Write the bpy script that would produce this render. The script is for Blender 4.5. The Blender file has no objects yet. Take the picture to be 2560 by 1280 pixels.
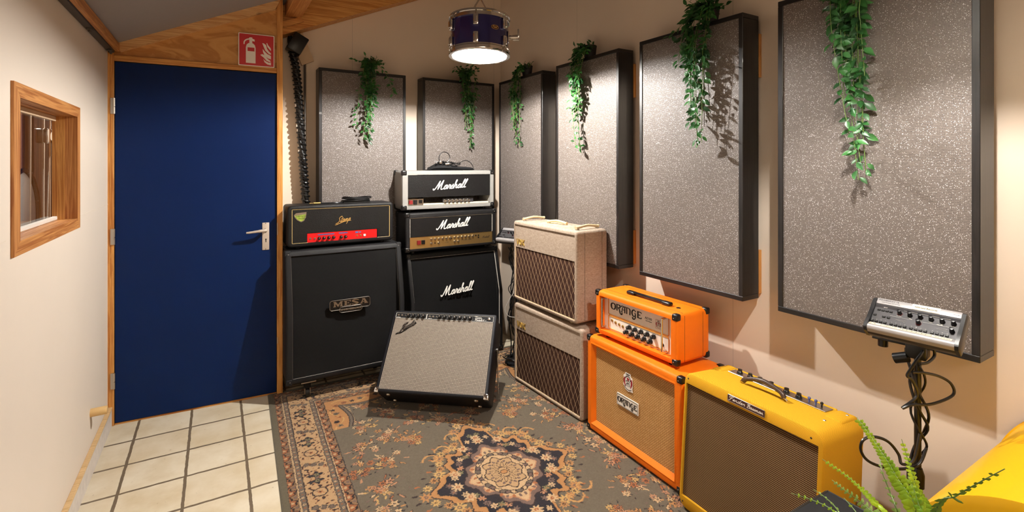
import bpy, bmesh, math, random
import numpy as np
from mathutils import Vector, Matrix
C = bpy.context.scene.collection
PI = math.pi
R = math.radians

# ------------------------------------------------------------ camera, world, exposure
CAMH = 1.486
cam_d = bpy.data.cameras.new('camera'); cam = bpy.data.objects.new('camera', cam_d); C.objects.link(cam)
cam.location = (0, 0, CAMH); cam.rotation_euler = (R(90), 0, 0)
cam_d.sensor_fit = 'HORIZONTAL'; cam_d.sensor_width = 36.0
cam_d.lens = 36.0*1240/2560
cam_d.shift_y = -(640-411)/2560
cam_d.clip_start = .02; cam_d.clip_end = 50
bpy.context.scene.camera = cam
sc = bpy.context.scene
sc.view_settings.view_transform = 'Standard'; sc.view_settings.look = 'None'
sc.view_settings.exposure = 0.06; sc.view_settings.gamma = 1.0
sc.view_settings.use_curve_mapping = False
w = bpy.data.worlds.new('world'); sc.world = w; w.use_nodes = True
w.node_tree.nodes['Background'].inputs[0].default_value = (.9, .75, .6, 1)
w.node_tree.nodes['Background'].inputs[1].default_value = .05

def area_light(name, loc, rot, sx, sy, power, col):
    l = bpy.data.lights.new(name, 'AREA'); l.shape = 'RECTANGLE'; l.size = sx; l.size_y = sy
    l.energy = power; l.color = col
    o = bpy.data.objects.new(name, l); o.location = loc; o.rotation_euler = rot; C.objects.link(o); return o
WARM = (1.0, .78, .57); LAMPCOL = (1.0, .965, .92)
LAMPS = [(-.19, 2.90, 2.117, .028, 172), (.83, 1.17, 2.15, .125, 96), (-1.02, .55, 2.12, .05, 30)]   # x, y, rim z, bulb above rim, watts; third is an unseen lamp added for fill
area_light('fill_light_behind', (.55, -.85, 2.40), (R(66), 0, R(0)), 1.6, .6, 25, WARM)  # added warm fill for the upper walls, not a fitting of the room

# ------------------------------------------------------------ geometry helpers
class G:
    def __init__(s): s.v = []; s.f = []
    def add(s, vs, fs):
        n = len(s.v); s.v += [tuple(v) for v in vs]; s.f += [tuple(i+n for i in f) for f in fs]; return s
    def tf(s, M, start=0):
        for i in range(start, len(s.v)): s.v[i] = tuple(M @ Vector(s.v[i]))
        return s
    def box(s, x0, x1, y0, y1, z0, z1):
        vs = [(x, y, z) for x in (x0, x1) for y in (y0, y1) for z in (z0, z1)]
        return s.add(vs, [(0,1,3,2),(4,6,7,5),(0,4,5,1),(2,3,7,6),(0,2,6,4),(1,5,7,3)])
    def rbox(s, x0, x1, y0, y1, z0, z1, r, n=2):
        bm = bmesh.new(); bmesh.ops.create_cube(bm, size=1)
        for v in bm.verts:
            v.co = Vector(((x0+x1)/2+v.co.x*(x1-x0), (y0+y1)/2+v.co.y*(y1-y0), (z0+z1)/2+v.co.z*(z1-z0)))
        bmesh.ops.bevel(bm, geom=bm.edges[:]+bm.verts[:], offset=r, segments=n, affect='EDGES', profile=.5)
        bm.verts.index_update(); s.add([v.co for v in bm.verts], [[v.index for v in f.verts] for f in bm.faces]); bm.free(); return s
    def loops(s, L, cap0=True, cap1=True, closed=True):
        n = len(L[0]); vs = [p for l in L for p in l]; fs = []
        for i in range(len(L)-1):
            for j in range(n if closed else n-1):
                k = (j+1) % n
                fs.append((i*n+j, i*n+k, (i+1)*n+k, (i+1)*n+j))
        if cap0: fs.append(tuple(range(n))[::-1])
        if cap1: fs.append(tuple((len(L)-1)*n+j for j in range(n)))
        return s.add(vs, fs)
    def lathe(s, prof, c=(0,0,0), ax=(0,0,1), n=24, cap=True):
        ax = Vector(ax).normalized(); u = ax.orthogonal().normalized(); v = ax.cross(u); c = Vector(c)
        L = [[c+ax*h+(u*math.cos(2*PI*k/n)+v*math.sin(2*PI*k/n))*r for k in range(n)] for r, h in prof]
        return s.loops(L, cap, cap)
    def cyl(s, a, b, r, n=12, r2=None):
        a = Vector(a); b = Vector(b); h = (b-a).length
        return s.lathe([(r, 0), (r if r2 is None else r2, h)], a, b-a, n)
    def tube(s, pts, r, n=8, smooth=True, closed=False, sub=6):
        pts = [Vector(p) for p in pts]
        if smooth: pts = crom(pts, sub, closed)
        m = len(pts); L = []
        up = None
        for i, p in enumerate(pts):
            if closed: t = pts[(i+1) % m]-pts[i-1]
            else: t = pts[min(i+1, m-1)]-pts[max(i-1, 0)]
            t = t.normalized() if t.length > 1e-9 else Vector((0, 0, 1))
            if up is None: up = t.orthogonal().normalized()
            up = (up-t*up.dot(t)); up = up.normalized() if up.length > 1e-6 else t.orthogonal().normalized()
            b = t.cross(up); rr = r[i*len(r)//m] if isinstance(r, list) else r
            L.append([p+(up*math.cos(2*PI*k/n)+b*math.sin(2*PI*k/n))*rr for k in range(n)])
        if closed: L.append(L[0]); return s.loops(L, False, False)
        return s.loops(L)
    def prism(s, poly, y0, y1):            # polygon in XZ extruded along Y
        n = len(poly)
        return s.loops([[(x, y0, z) for x, z in poly], [(x, y1, z) for x, z in poly]])
    def ball(s, c, r, sc_=(1,1,1), n=12):
        m = n//2; L = []
        for i in range(1, m):
            a = PI*i/m; L.append([(c[0]+r*sc_[0]*math.sin(a)*math.cos(2*PI*k/n), c[1]+r*sc_[1]*math.sin(a)*math.sin(2*PI*k/n), c[2]+r*sc_[2]*math.cos(a)) for k in range(n)])
        return s.loops(L)
def crom(P, sub=6, closed=False):
    m = len(P); out = []
    rng = range(m if closed else m-1)
    for i in rng:
        p0 = P[(i-1) % m] if closed else P[max(i-1, 0)]; p1 = P[i]; p2 = P[(i+1) % m]
        p3 = P[(i+2) % m] if closed else P[min(i+2, m-1)]
        for k in range(sub):
            t = k/sub
            out.append(.5*((2*p1)+(p2-p0)*t+(2*p0-5*p1+4*p2-p3)*t*t+(3*p1-p0-3*p2+p3)*t**3))
    if not closed: out.append(P[-1])
    return out
def obj(name, g, mat, parent=None, smooth=35, loc=None, rot=None, label=None):
    me = bpy.data.meshes.new(name)
    me.from_pydata(g.v, [], g.f); 
    bm = bmesh.new(); bm.from_mesh(me); bmesh.ops.recalc_face_normals(bm, faces=bm.faces[:]); bm.to_mesh(me); bm.free()
    me.materials.append(mat)
    if smooth:
        me.polygons.foreach_set('use_smooth', [True]*len(me.polygons)); me.set_sharp_from_angle(angle=R(smooth))
    o = bpy.data.objects.new(name, me); C.objects.link(o)
    if parent: o.parent = parent
    if loc: o.location = loc
    if rot: o.rotation_euler = rot
    if label: o['label'] = label
    return o
def inst(o, loc, rot=None, parent=None, name=None):
    c = o.copy(); C.objects.link(c); c.parent = parent or o.parent; c.location = loc
    if rot: c.rotation_euler = rot
    return c
def copy_tree(o, parent=None):
    c = o.copy(); C.objects.link(c)
    if parent: c.parent = parent
    for ch in list(o.children): copy_tree(ch, c)
    return c
def thing(name, label, cat, loc=(0,0,0), yaw=0, tilt=0, group=None):
    o = bpy.data.objects.new(name, None); C.objects.link(o); o.empty_display_size = .05
    o.location = loc; o.rotation_euler = (-tilt, 0, yaw); o['label'] = label; o['category'] = cat
    if group: o['group'] = group
    return o
def tag(o, label, cat, group=None):
    o['label'] = label; o['category'] = cat
    if group: o['group'] = group
    return o
def struct(name, g, mat, parent=None, loc=None, rot=None, smooth=35):
    o = obj(name, g, mat, parent, smooth, loc, rot)
    if not parent: o['kind'] = 'structure'
    return o

def rrect(x0, x1, z0, z1, rc, n=4, zk=None):
    rc = max(min(rc, (x1-x0)/2-1e-4, (z1-z0)/2-1e-4), 1e-4); P = []
    for cx, cz, a0 in ((x1-rc, z1-rc, 0), (x0+rc, z1-rc, 90), (x0+rc, z0+rc, 180), (x1-rc, z0+rc, 270)):
        if a0 == 180 and zk is not None: P.append((x0, zk))
        for k in range(n+1):
            a = R(a0+90*k/n); P.append((cx+rc*math.cos(a), cz+rc*math.sin(a)))
    if zk is not None: P.append((x1, zk))
    return P
def shell(w, d, h, ml, mt, mb, rec, rc=.014, re=.008, slant=None, rin=.004):
    """cabinet body: rounded outside, open recessed front.  slant=(zk,dy) leans the front back above zk"""
    g = G(); zk = slant[0] if slant else None
    fy = (lambda z: max(0, (z-slant[0])/(h-slant[0]))*slant[1]) if slant else (lambda z: 0)
    def lp(ins, y, front=True, m=None, r=None):
        if m: pts = rrect(-w/2+m[0], w/2-m[0], m[2], h-m[1], r, zk=zk)
        else: pts = rrect(-w/2+ins, w/2-ins, ins, h-ins, rc-ins*.5, zk=zk)
        return [(x, y+(fy(z) if front else 0), z) for x, z in pts]
    L = []
    for k in range(4):
        a = R(30*k); L.append(lp(re*(1-math.sin(a)), d-re*(1-math.cos(a)), False))
    L[0:4] = [lp(re*(1-math.sin(R(a))), d-re+re*math.cos(R(a)), False) for a in (0, 30, 60, 90)]
    for a in (90, 60, 30, 0): L.append(lp(re*(1-math.sin(R(a))), re-re*math.cos(R(a))))
    L.append(lp(0, .0, m=(ml, mt, mb), r=rin)); L.append(lp(0, rec, m=(ml, mt, mb), r=rin))
    g.loops(L); return g
def slab(x0, x1, z0, z1, y0, y1, rc=.003, slant=None, h=None):
    zk = slant[0] if slant else None
    fy = (lambda z: max(0, (z-slant[0])/(h-slant[0]))*slant[1]) if slant else (lambda z: 0)
    P = rrect(x0, x1, z0, z1, rc, 3, zk); g = G()
    g.loops([[(x, y1+fy(z), z) for x, z in P], [(x, y0+fy(z), z) for x, z in P]]); return g
def piping(x0, x1, z0, z1, y, r, rc=.006, slant=None, h=None):
    zk = slant[0] if slant else None
    fy = (lambda z: max(0, (z-slant[0])/(h-slant[0]))*slant[1]) if slant else (lambda z: 0)
    g = G(); g.tube([(x, y+fy(z), z) for x, z in rrect(x0, x1, z0, z1, rc, 3, zk)], r, 6, smooth=False, closed=True); return g
def ribbon(g, pts, wd, y=0, th=.002, sub=6, smooth=True):
    """flat stroke lying in the XZ plane at depth y, thickness th toward -y; wd width or list"""
    P = [Vector((p[0], p[1], 0)) for p in pts]
    k = len(P)
    W = wd if isinstance(wd, (list, tuple)) else [wd]*k
    if smooth and k > 2:
        PW = [Vector((p[0], p[1], W[i])) for i, p in enumerate(pts)]
        Q = crom(PW, sub); P = [Vector((q[0], q[1], 0)) for q in Q]; W = [max(q[2], .0001) for q in Q]
    m = len(P); Lf = []; Rt = []
    for i, p in enumerate(P):
        t = P[min(i+1, m-1)]-P[max(i-1, 0)]
        if t.length < 1e-9: t = Vector((1, 0, 0))
        t.normalize(); nrm = Vector((-t.y, t.x, 0))*W[i]/2
        e = t*(W[i]*.35)*(-1 if i == 0 else (1 if i == m-1 else 0))
        Lf.append(p+nrm+e*.5); Rt.append(p-nrm+e*.5)
    L = [[(a.x, y, a.y), (b.x, y, b.y), (b.x, y-th, b.y), (a.x, y-th, a.y)] for a, b in zip(Lf, Rt)]
    g.loops(L); return g
# one small alphabet of handwriting strokes (x, z) with x-height 1
CUR = {
 'a': (1.0, [[(-.1,.1),(.25,.75),(.62,.98),(.3,.98),(.08,.6),(.1,.12),(.35,.02),(.62,.4),(.78,1.0),(.7,.35),(.78,.04),(1.0,.15)]]),
 'r': (.75, [[(-.05,.12),(.15,.7),(.22,1.12),(.32,.9),(.6,.9),(.5,.4),(.55,.04),(.75,.15)]]),
 's': (.7, [[(-.05,.12),(.25,.7),(.42,1.1),(.42,.75),(.58,.4),(.5,.05),(.2,.02),(.1,.15)],[(.5,.05),(.7,.15)]]),
 'h': (1.05, [[(-.05,.12),(.25,1.2),(.42,2.0),(.28,2.1),(.18,1.5),(.12,0)],[(.12,.35),(.35,.85),(.6,1.0),(.68,.75),(.62,.3),(.72,.04),(1.0,.15)]]),
 'l': (.6, [[(-.05,.12),(.28,1.2),(.5,2.0),(.36,2.15),(.2,1.6),(.12,.5),(.2,.05),(.55,.15)]]),
 't': (.6, [[(-.05,.12),(.22,1.0),(.3,1.7),(.2,.9),(.16,.2),(.28,.02),(.55,.15)],[(-.1,1.25),(.6,1.32)]]),
 'm': (1.35, [[(-.05,.12),(.12,.8),(.12,0)],[(.12,.4),(.3,.9),(.48,.95),(.5,.6),(.48,0)],[(.5,.45),(.68,.9),(.88,.95),(.92,.6),(.9,.15),(1.05,.02),(1.3,.15)]]),
 'n': (1.0, [[(-.05,.12),(.12,.8),(.12,0)],[(.12,.4),(.32,.9),(.54,.95),(.58,.6),(.56,.15),(.7,.02),(.95,.15)]]),
 'p': (.95, [[(-.05,.12),(.18,.95),(.12,.2),(.0,-.9)],[(.14,.4),(.35,.9),(.65,.9),(.72,.45),(.5,.08),(.2,.15)],[(.5,.08),(.95,.2)]]),
 'e': (.75, [[(-.05,.12),(.35,.45),(.55,.8),(.4,1.0),(.16,.75),(.1,.25),(.3,.02),(.7,.18)]]),
 'd': (1.0, [[(.62,.9),(.3,1.0),(.08,.6),(.1,.12),(.35,.02),(.62,.4),(.95,2.0)],[(.78,1.2),(.68,.3),(.78,.04),(1.0,.15)]]),
 'i': (.45, [[(-.05,.12),(.18,.9),(.14,.2),(.22,.02),(.45,.15)],[(.3,1.4),(.34,1.5)]]),
 'v': (.8, [[(-.05,.5),(.12,.95),(.25,.1),(.45,.3),(.68,1.0),(.85,.8)]]),
 'b': (.85, [[(-.05,.12),(.3,1.3),(.42,2.0),(.25,2.0),(.12,.8),(.2,.05),(.5,.1),(.65,.6),(.5,.9),(.8,.8)]]),
 'w': (1.1, [[(-.05,.6),(.1,.95),(.15,.2),(.3,.05),(.48,.8),(.5,.15),(.68,.05),(.85,.95),(1.05,.8)]]),
 'o': (.8, [[(.45,.98),(.12,.7),(.15,.12),(.45,.05),(.65,.5),(.5,.95),(.8,.8)]]),
 'M': (2.1, [[(-.55,.35),(-.5,.05),(-.2,.08),(.15,.8),(.55,2.05),(.62,2.0),(.6,.9),(.62,.05)],[(.62,.05),(1.0,1.2),(1.4,2.25),(1.42,2.0),(1.32,.8),(1.42,.05),(1.75,.05),(2.1,.15)]]),
 'S': (1.5, [[(1.3,1.75),(1.25,2.1),(.75,2.05),(.45,1.5),(.85,1.0),(.95,.4),(.5,-.1),(-.1,-.15)]]),
 'F': (1.35, [[(.1,1.4),(.0,1.95),(.6,2.15),(1.5,2.2)],[(.85,2.1),(.65,1.0),(.35,-.2),(-.05,-.6)],[(.15,1.0),(.7,1.1),(1.15,1.2)]]),
 'B': (1.5, [[(.35,1.5),(.15,1.9),(.6,2.2),(1.2,2.05),(1.15,1.45),(.65,1.15),(1.25,.95),(1.25,.25),(.7,-.05),(.2,.1)],[(.75,2.1),(.5,1.0),(.25,-.1)]]),
 'T': (1.3, [[(-.1,1.7),(.1,2.1),(.8,1.95),(1.5,2.15)],[(.85,2.0),(.65,1.0),(.45,0)]]),
 'R': (1.5, [[(.1,1.6),(.2,2.0),(.8,2.2),(1.15,1.8),(.9,1.25),(.5,1.1),(.8,.6),(1.1,.1),(1.5,.15)],[(.6,2.1),(.4,1.0),(.2,0)]]),
 'P': (1.3, [[(.05,1.5),(.2,2.0),(.8,2.2),(1.15,1.8),(.9,1.25),(.5,1.1)],[(.6,2.1),(.4,1.0),(.2,-.1)]]),
 '-': (.5, [[(.05,.6),(.45,.65)]]), ' ': (.6, []), 'A': (1.2, [[(0,0),(.5,1.6),(.9,0)],[(.2,.6),(.75,.6)]]),
}
def script(word, x0, x1, z, hgt, wd, y=0, th=.002, slant=.3, rise=0.0, g=None):
    """handwritten word from x0 to x1 (baseline z, x-height hgt)"""
    g = g or G(); tot = sum(CUR[c][0] for c in word); sx = (x1-x0)/tot; x = 0
    for c in word:
        adv, st = CUR[c]
        for s in st:
            pts = [(x0+(x+px)*sx+pz*hgt*slant, z+pz*hgt+rise*(x+px)*sx) for px, pz in s]
            ribbon(g, pts, wd, y, th)
        x += adv
    return g
def text(body, size, y=0, th=.0008, x=0, z=0, align='CENTER', sx=1.0, bold=0.0, M=None):
    cu = bpy.data.curves.new('t', 'FONT'); cu.body = body; cu.size = size; cu.align_x = align
    cu.extrude = th/2; cu.offset = bold; cu.resolution_u = 2
    o = bpy.data.objects.new('t', cu); C.objects.link(o)
    dg = bpy.context.evaluated_depsgraph_get(); me = bpy.data.meshes.new_from_object(o.evaluated_get(dg))
    g = G(); g.add([(x+v.co.x*sx, y-v.co.z, z+v.co.y) for v in me.vertices], [tuple(p.vertices) for p in me.polygons])
    bpy.data.objects.remove(o); bpy.data.meshes.remove(me); bpy.data.curves.remove(cu)
    return g
def join(*gs):
    g = G()
    for a in gs: g.add(a.v, a.f)
    return g

# ------------------------------------------------------------ materials
def s2l(c):
    return tuple(((x/255)/12.92 if x/255 <= .04045 else ((x/255+.055)/1.055)**2.4) for x in c)
MATS = {}
class NT:
    def __init__(s, name):
        s.m = bpy.data.materials.new(name); s.m.use_nodes = True; s.t = s.m.node_tree; s.n = s.t.nodes
        s.b = s.n['Principled BSDF']
        MATS[name] = s.m
    def new(s, k, **kw):
        x = s.n.new(k)
        for a, v in kw.items(): setattr(x, a, v)
        return x
    def L(s, a, b): s.t.links.new(a, b)
    def set(s, x, i, v):
        if hasattr(v, 'node') or isinstance(v, bpy.types.NodeSocket): s.L(v, x.inputs[i])
        else: x.inputs[i].default_value = v
    def coord(s, out='Object', scale=(1,1,1), rot=(0,0,0), loc=(0,0,0)):
        tc = s.new('ShaderNodeTexCoord'); mp = s.new('ShaderNodeMapping')
        mp.inputs['Scale'].default_value = scale; mp.inputs['Rotation'].default_value = rot; mp.inputs['Location'].default_value = loc
        s.L(tc.outputs[out], mp.inputs[0]); return mp.outputs[0]
    def noise(s, vec, scale, detail=3, rough=.5, dist=0):
        x = s.new('ShaderNodeTexNoise'); x.inputs['Scale'].default_value = scale; x.inputs['Detail'].default_value = detail
        x.inputs['Roughness'].default_value = rough; x.inputs['Distortion'].default_value = dist
        s.L(vec, x.inputs['Vector']); return x.outputs['Fac']
    def vor(s, vec, scale, feat='F1'):
        x = s.new('ShaderNodeTexVoronoi'); x.feature = feat; x.inputs['Scale'].default_value = scale; s.L(vec, x.inputs['Vector']); return x
    def math(s, op, a, b=0.0, c=0.0, clamp=False):
        x = s.new('ShaderNodeMath'); x.operation = op; x.use_clamp = clamp
        for i, v in enumerate((a, b, c)):
            if isinstance(v, (int, float)): x.inputs[i].default_value = v
            else: s.L(v, x.inputs[i])
        return x.outputs[0]
    def sep(s, vec):
        x = s.new('ShaderNodeSeparateXYZ'); s.L(vec, x.inputs[0]); return x.outputs
    def mix(s, f, a, b):
        x = s.new('ShaderNodeMix'); x.data_type = 'RGBA'
        for i, v in ((0, f), (6, a), (7, b)):
            if isinstance(v, bpy.types.NodeSocket): s.L(v, x.inputs[i])
            elif i == 0: x.inputs[0].default_value = v
            else: x.inputs[i].default_value = (*v, 1)
        return x.outputs[2]
    def ramp(s, f, stops):
        x = s.new('ShaderNodeValToRGB'); e = x.color_ramp.elements
        while len(e) < len(stops): e.new(.5)
        for el, (p, c) in zip(e, stops): el.position = p; el.color = (*c, 1) if len(c) == 3 else c
        s.L(f, x.inputs[0]); return x.outputs[0]
    def bump(s, h, st=.3, dist=.002):
        x = s.new('ShaderNodeBump'); x.inputs['Strength'].default_value = st; x.inputs['Distance'].default_value = dist
        s.L(h, x.inputs['Height']); s.L(x.outputs[0], s.b.inputs['Normal']); return x
    def col(s, c):
        if isinstance(c, bpy.types.NodeSocket): s.L(c, s.b.inputs['Base Color'])
        else: s.b.inputs['Base Color'].default_value = (*c, 1)
    def pr(s, rough=.5, metal=0, spec=.5, coat=0):
        s.b.inputs['Roughness'].default_value = rough; s.b.inputs['Metallic'].default_value = metal
        s.b.inputs['Specular IOR Level'].default_value = spec; s.b.inputs['Coat Weight'].default_value = coat; return s
def plain(name, c, rough=.5, metal=0, spec=.5, var=.06, vs=40, bump=0, bs=300, coat=0):
    n = NT(name); c = s2l(c); v = n.coord()
    f = n.noise(v, vs, 3)
    n.col(n.mix(f, tuple(x*(1-var) for x in c), tuple(min(1, x*(1+var)) for x in c)))
    n.pr(rough, metal, spec, coat)
    if bump: n.bump(n.noise(v, bs, 2), bump, .001)
    return n.m
def tolex(name, c, bs=420, rough=.45, st=.5, var=.1, spec=.5):
    n = NT(name); c = s2l(c); v = n.coord(); vo = n.vor(v, bs)
    f = n.noise(v, 25, 3)
    n.col(n.mix(f, tuple(x*(1-var) for x in c), tuple(min(1, x*(1+var)) for x in c)))
    n.pr(rough+.1, 0, spec*.6); n.bump(vo.outputs['Distance'], st, .0012); return n.m
def wood(name, c1, c2, axis='Z', sc_=1.0, rough=.5, knots=True, coat=.1):
    n = NT(name); s = {'Z': (30, 30, .9), 'X': (.9, 30, 30), 'Y': (30, .9, 30)}[axis]
    s = tuple(a*sc_ for a in s); v = n.coord(scale=s)
    f1 = n.noise(v, 1.6, 5, .6, .8); f2 = n.noise(n.coord(scale=tuple(a*4 for a in s)), 1.5, 2)
    f = n.math('ADD', n.math('MULTIPLY', f1, .6), n.math('MULTIPLY', f2, .4))
    w_ = n.math('SINE', n.math('MULTIPLY', f1, 42)); f = n.math('ADD', f, n.math('MULTIPLY', w_, .075))
    col = n.ramp(f, [(.36, s2l(c1)), (.62, s2l(c2))])
    if knots:
        k = n.vor(n.coord(scale=tuple(4.2 if a > 5 else 2.2 for a in s)), 1.0)
        kf = n.ramp(k.outputs['Distance'], [(.02, (1,1,1)), (.07, (0,0,0))])
        col = n.mix(kf, col, tuple(x*.3 for x in s2l(c1)))
    n.col(col); n.pr(rough, 0, .4, coat); n.bump(f, .15, .001); return n.m
def stripes(n, coordsock, period, width):
    """1 inside a thin line of each period"""
    fr = n.math('FRACT', n.math('DIVIDE', coordsock, period)); return n.math('LESS_THAN', fr, width)

M_wall = None
def mk_wall(name, c, seams=True):
    n = NT(name); v = n.coord(); f = n.noise(v, 1.3, 4, .6); f2 = n.noise(v, 30, 3)
    c = s2l(c); col = n.mix(f, tuple(x*.93 for x in c), tuple(min(1, x*1.05) for x in c))
    sp = n.vor(v, 5.5); col = n.mix(n.ramp(sp.outputs['Distance'], [(.0, (1,1,1)), (.016, (0,0,0))]), col, tuple(x*.45 for x in c))
    if seams:
        X = n.sep(v); sm = stripes(n, n.math('ADD', X[0], .31), 1.22, .0022)
        col = n.mix(n.math('MULTIPLY', sm, .5), col, tuple(x*.4 for x in c))
    n.col(col); n.pr(.62, 0, .35); n.bump(n.math('ADD', n.math('MULTIPLY', f2, .3), n.noise(v, 160, 2)), .12, .001); return n.m
mk_wall('wall_paint', (222, 205, 186)); mk_wall('wall_paint_left', (228, 216, 201), False)
plain('ceiling_paint', (150, 144, 142), .8, var=.03)
wood('pine', (172, 104, 40), (216, 158, 84)); wood('pine_x', (172, 104, 40), (216, 158, 84), 'X'); wood('pine_pale', (188, 134, 78), (220, 176, 120), 'X')
wood('pine_y', (176, 108, 52), (206, 146, 84), 'Y'); wood('pine_frame', (160, 96, 42), (210, 150, 86), 'Z', .8)
wood('pine_frame_x', (160, 96, 42), (210, 150, 86), 'X', .8); wood('stained', (9, 8, 8), (28, 24, 23), 'Z', 1.1, .42, True, .15)
wood('stained_x', (9, 8, 8), (28, 24, 23), 'X', 1.1, .42, True, .15)
wood('dark_wood', (52, 28, 18), (104, 62, 38), 'Z', .5); wood('plywood_edge', (196, 160, 110), (222, 190, 140), 'Y', 1, knots=False)
def mk_ply():
    n = NT('plywood'); v = n.coord(scale=(2.2, 1, 5)); f = n.noise(v, 1.6, 4, .55, 1.6)
    w_ = n.math('SINE', n.math('MULTIPLY', f, 26)); f = n.math('ADD', n.math('MULTIPLY', f, .8), n.math('MULTIPLY', w_, .08))
    n.col(n.ramp(f, [(.25, s2l((176, 118, 56))), (.45, s2l((200, 144, 78))), (.62, s2l((208, 156, 90)))])); n.pr(.5, 0, .4, .1)
mk_ply()
plain('door_blue', (1, 27, 72), .5, 0, .15, .07, 3, .12, 60)
plain('logo_gold', (226, 188, 96), .3, .65, var=.05); plain('chrome', (215, 212, 208), .12, 1, var=.02); plain('steel', (190, 182, 172), .32, 1, var=.04)
plain('brass', (212, 180, 116), .42, 1, var=.04); plain('alu', (178, 174, 173), .42, .55, var=.03, bump=.1, bs=200)
plain('grey_metal', (96, 90, 84), .5, .8); plain('nickel_paint', (205, 190, 175), .4, .3)
plain('black_plastic', (12, 12, 13), .35, 0, .5); plain('black_rubber', (16, 16, 17), .5, 0, .4); plain('black_matte', (14, 14, 16), .7, 0, .3)
plain('cable_black', (14, 14, 15), .33, 0, .5); plain('white_plastic', (225, 222, 214), .4); plain('logo_white', (236, 232, 224), .35)
plain('drum_white', (226, 228, 232), .4); plain('cream_board', (205, 178, 146), .8, var=.12, vs=18)
plain('cream_leather', (214, 190, 150), .5, bump=.2, bs=220); plain('brown_leather', (62, 46, 36), .4, bump=.35, bs=350)
plain('drum_blue', (34, 30, 92), .2, .35, .5, .12, 3, coat=.6); plain('sign_red', (190, 14, 24), .35); plain('sign_white', (236, 228, 218), .4)
plain('red_panel', (206, 22, 26), .3); plain('gold_paint', (222, 180, 104), .35, .5); plain('piping_white', (226, 218, 204), .5)
plain('piping_gold', (214, 184, 118), .45); plain('knob_black', (18, 18, 20), .28); plain('blue_tape', (70, 80, 132), .5, var=.5, vs=220)
plain('sticker_green', (150, 172, 62), .5, var=.7, vs=90); plain('label_brown', (64, 34, 28), .35); plain('orange_line', (206, 132, 34), .45)
plain('panel_cream', (238, 230, 218), .35); plain('panel_cream_dark', (205, 190, 172), .35); plain('ink_black', (26, 22, 22), .5); plain('crest_red', (150, 30, 40), .5)
plain('tape_cream', (228, 214, 186), .6); plain('mixer_grey', (50, 48, 50), .42); plain('yellow_metal', (224, 168, 4), .42, .0, .4, .03, 4, coat=.15)
plain('yellow_rim', (214, 152, 10), .25, coat=.5); plain('stem_green', (92, 120, 52), .5); plain('pot_black', (30, 26, 24), .6); plain('off_white_cable', (190, 184, 176), .5)
plain('duct_tape', (34, 34, 38), .4); plain('dowel', (214, 178, 120), .5); plain('baseboard_paint', (214, 206, 198), .5, var=.22, vs=30)
tolex('tolex_black', (15, 14, 15), 300, .45); tolex('tolex_soft_black', (20, 20, 22), 500, .5, .3); tolex('tolex_silver', (150, 148, 143), 700, .5, .4, .05)
tolex('tolex_orange', (240, 118, 10), 420, .42, .45, .04); tolex('levant_black', (14, 13, 13), 160, .38, .5); tolex('felt_black', (20, 20, 22), 900, .8, .2)
tolex('tolex_bluish', (14, 15, 21), 320, .42, .45)
def mk_fawn():
    n = NT('tolex_fawn'); v1 = n.coord(scale=(700, 700, 60)); v2 = n.coord(scale=(60, 60, 700))
    f = n.math('ADD', n.math('MULTIPLY', n.noise(v1, 1, 2), .5), n.math('MULTIPLY', n.noise(v2, 1, 2), .5))
    n.col(n.ramp(f, [(.38, s2l((140, 121, 104))), (.62, s2l((186, 169, 151)))])); n.pr(.6, 0, .3); n.bump(f, .4, .001)
mk_fawn()
def mk_glitter():
    n = NT('glitter_cloth'); v = n.coord(); X = n.sep(v)
    # woven ribs
    rib = n.math('SINE', n.math('MULTIPLY', X[2], 2*PI/.0052)); rx = n.math('SINE', n.math('MULTIPLY', X[0], 2*PI/.0045))
    wv = n.math('ADD', n.math('MULTIPLY', rib, .38), n.math('MULTIPLY', rx, .12))
    base = n.ramp(n.math('ADD', n.math('MULTIPLY', wv, .5), n.noise(v, 420, 2)), [(.15, s2l((60, 54, 51))), (.9, s2l((128, 118, 110)))])
    vo = n.vor(v, 460); rnd = n.sep(vo.outputs['Color'])
    fl = n.math('GREATER_THAN', rnd[0], .925); near = n.math('LESS_THAN', vo.outputs['Distance'], .42); fl = n.math('MULTIPLY', fl, near)
    vo2 = n.vor(n.coord(loc=(3, 5, 1)), 300); r2 = n.sep(vo2.outputs['Color']); f2 = n.math('MULTIPLY', n.math('GREATER_THAN', r2[1], .965), n.math('LESS_THAN', vo2.outputs['Distance'], .34))
    fl = n.math('MAXIMUM', fl, f2)
    n.col(n.mix(fl, base, s2l((236, 232, 236)))); n.pr(.55, 0, .4)
    n.L(n.math('MULTIPLY', fl, .35), n.b.inputs['Metallic']); n.bump(n.math('ADD', wv, rnd[1]), .25, .001)
mk_glitter()
def mk_brick(name, cb, cm, bw, bh, mortar=.2, rough=.7, off=0.0, plane='XZ', c2=None, bump=.4):
    n = NT(name); v = n.coord(); X = n.sep(v); cmb = n.new('ShaderNodeCombineXYZ')
    n.L(X[0], cmb.inputs[0]); n.L(X[2] if plane == 'XZ' else X[1], cmb.inputs[1])
    br = n.new('ShaderNodeTexBrick'); br.offset = off; br.offset_frequency = 2
    br.inputs['Color1'].default_value = (*s2l(cb), 1); br.inputs['Color2'].default_value = (*s2l(c2 or cb), 1); br.inputs['Mortar'].default_value = (*s2l(cm), 1)
    br.inputs['Scale'].default_value = 1.0; br.inputs['Mortar Size'].default_value = min(bw, bh)*mortar; br.inputs['Mortar Smooth'].default_value = .2
    br.inputs['Brick Width'].default_value = bw; br.inputs['Row Height'].default_value = bh
    n.L(cmb.outputs[0], br.inputs['Vector']); n.col(br.outputs['Color']); n.pr(rough, 0, .3)
    n.bump(n.math('SUBTRACT', 1, br.outputs['Fac']), bump, .001); return n
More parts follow.
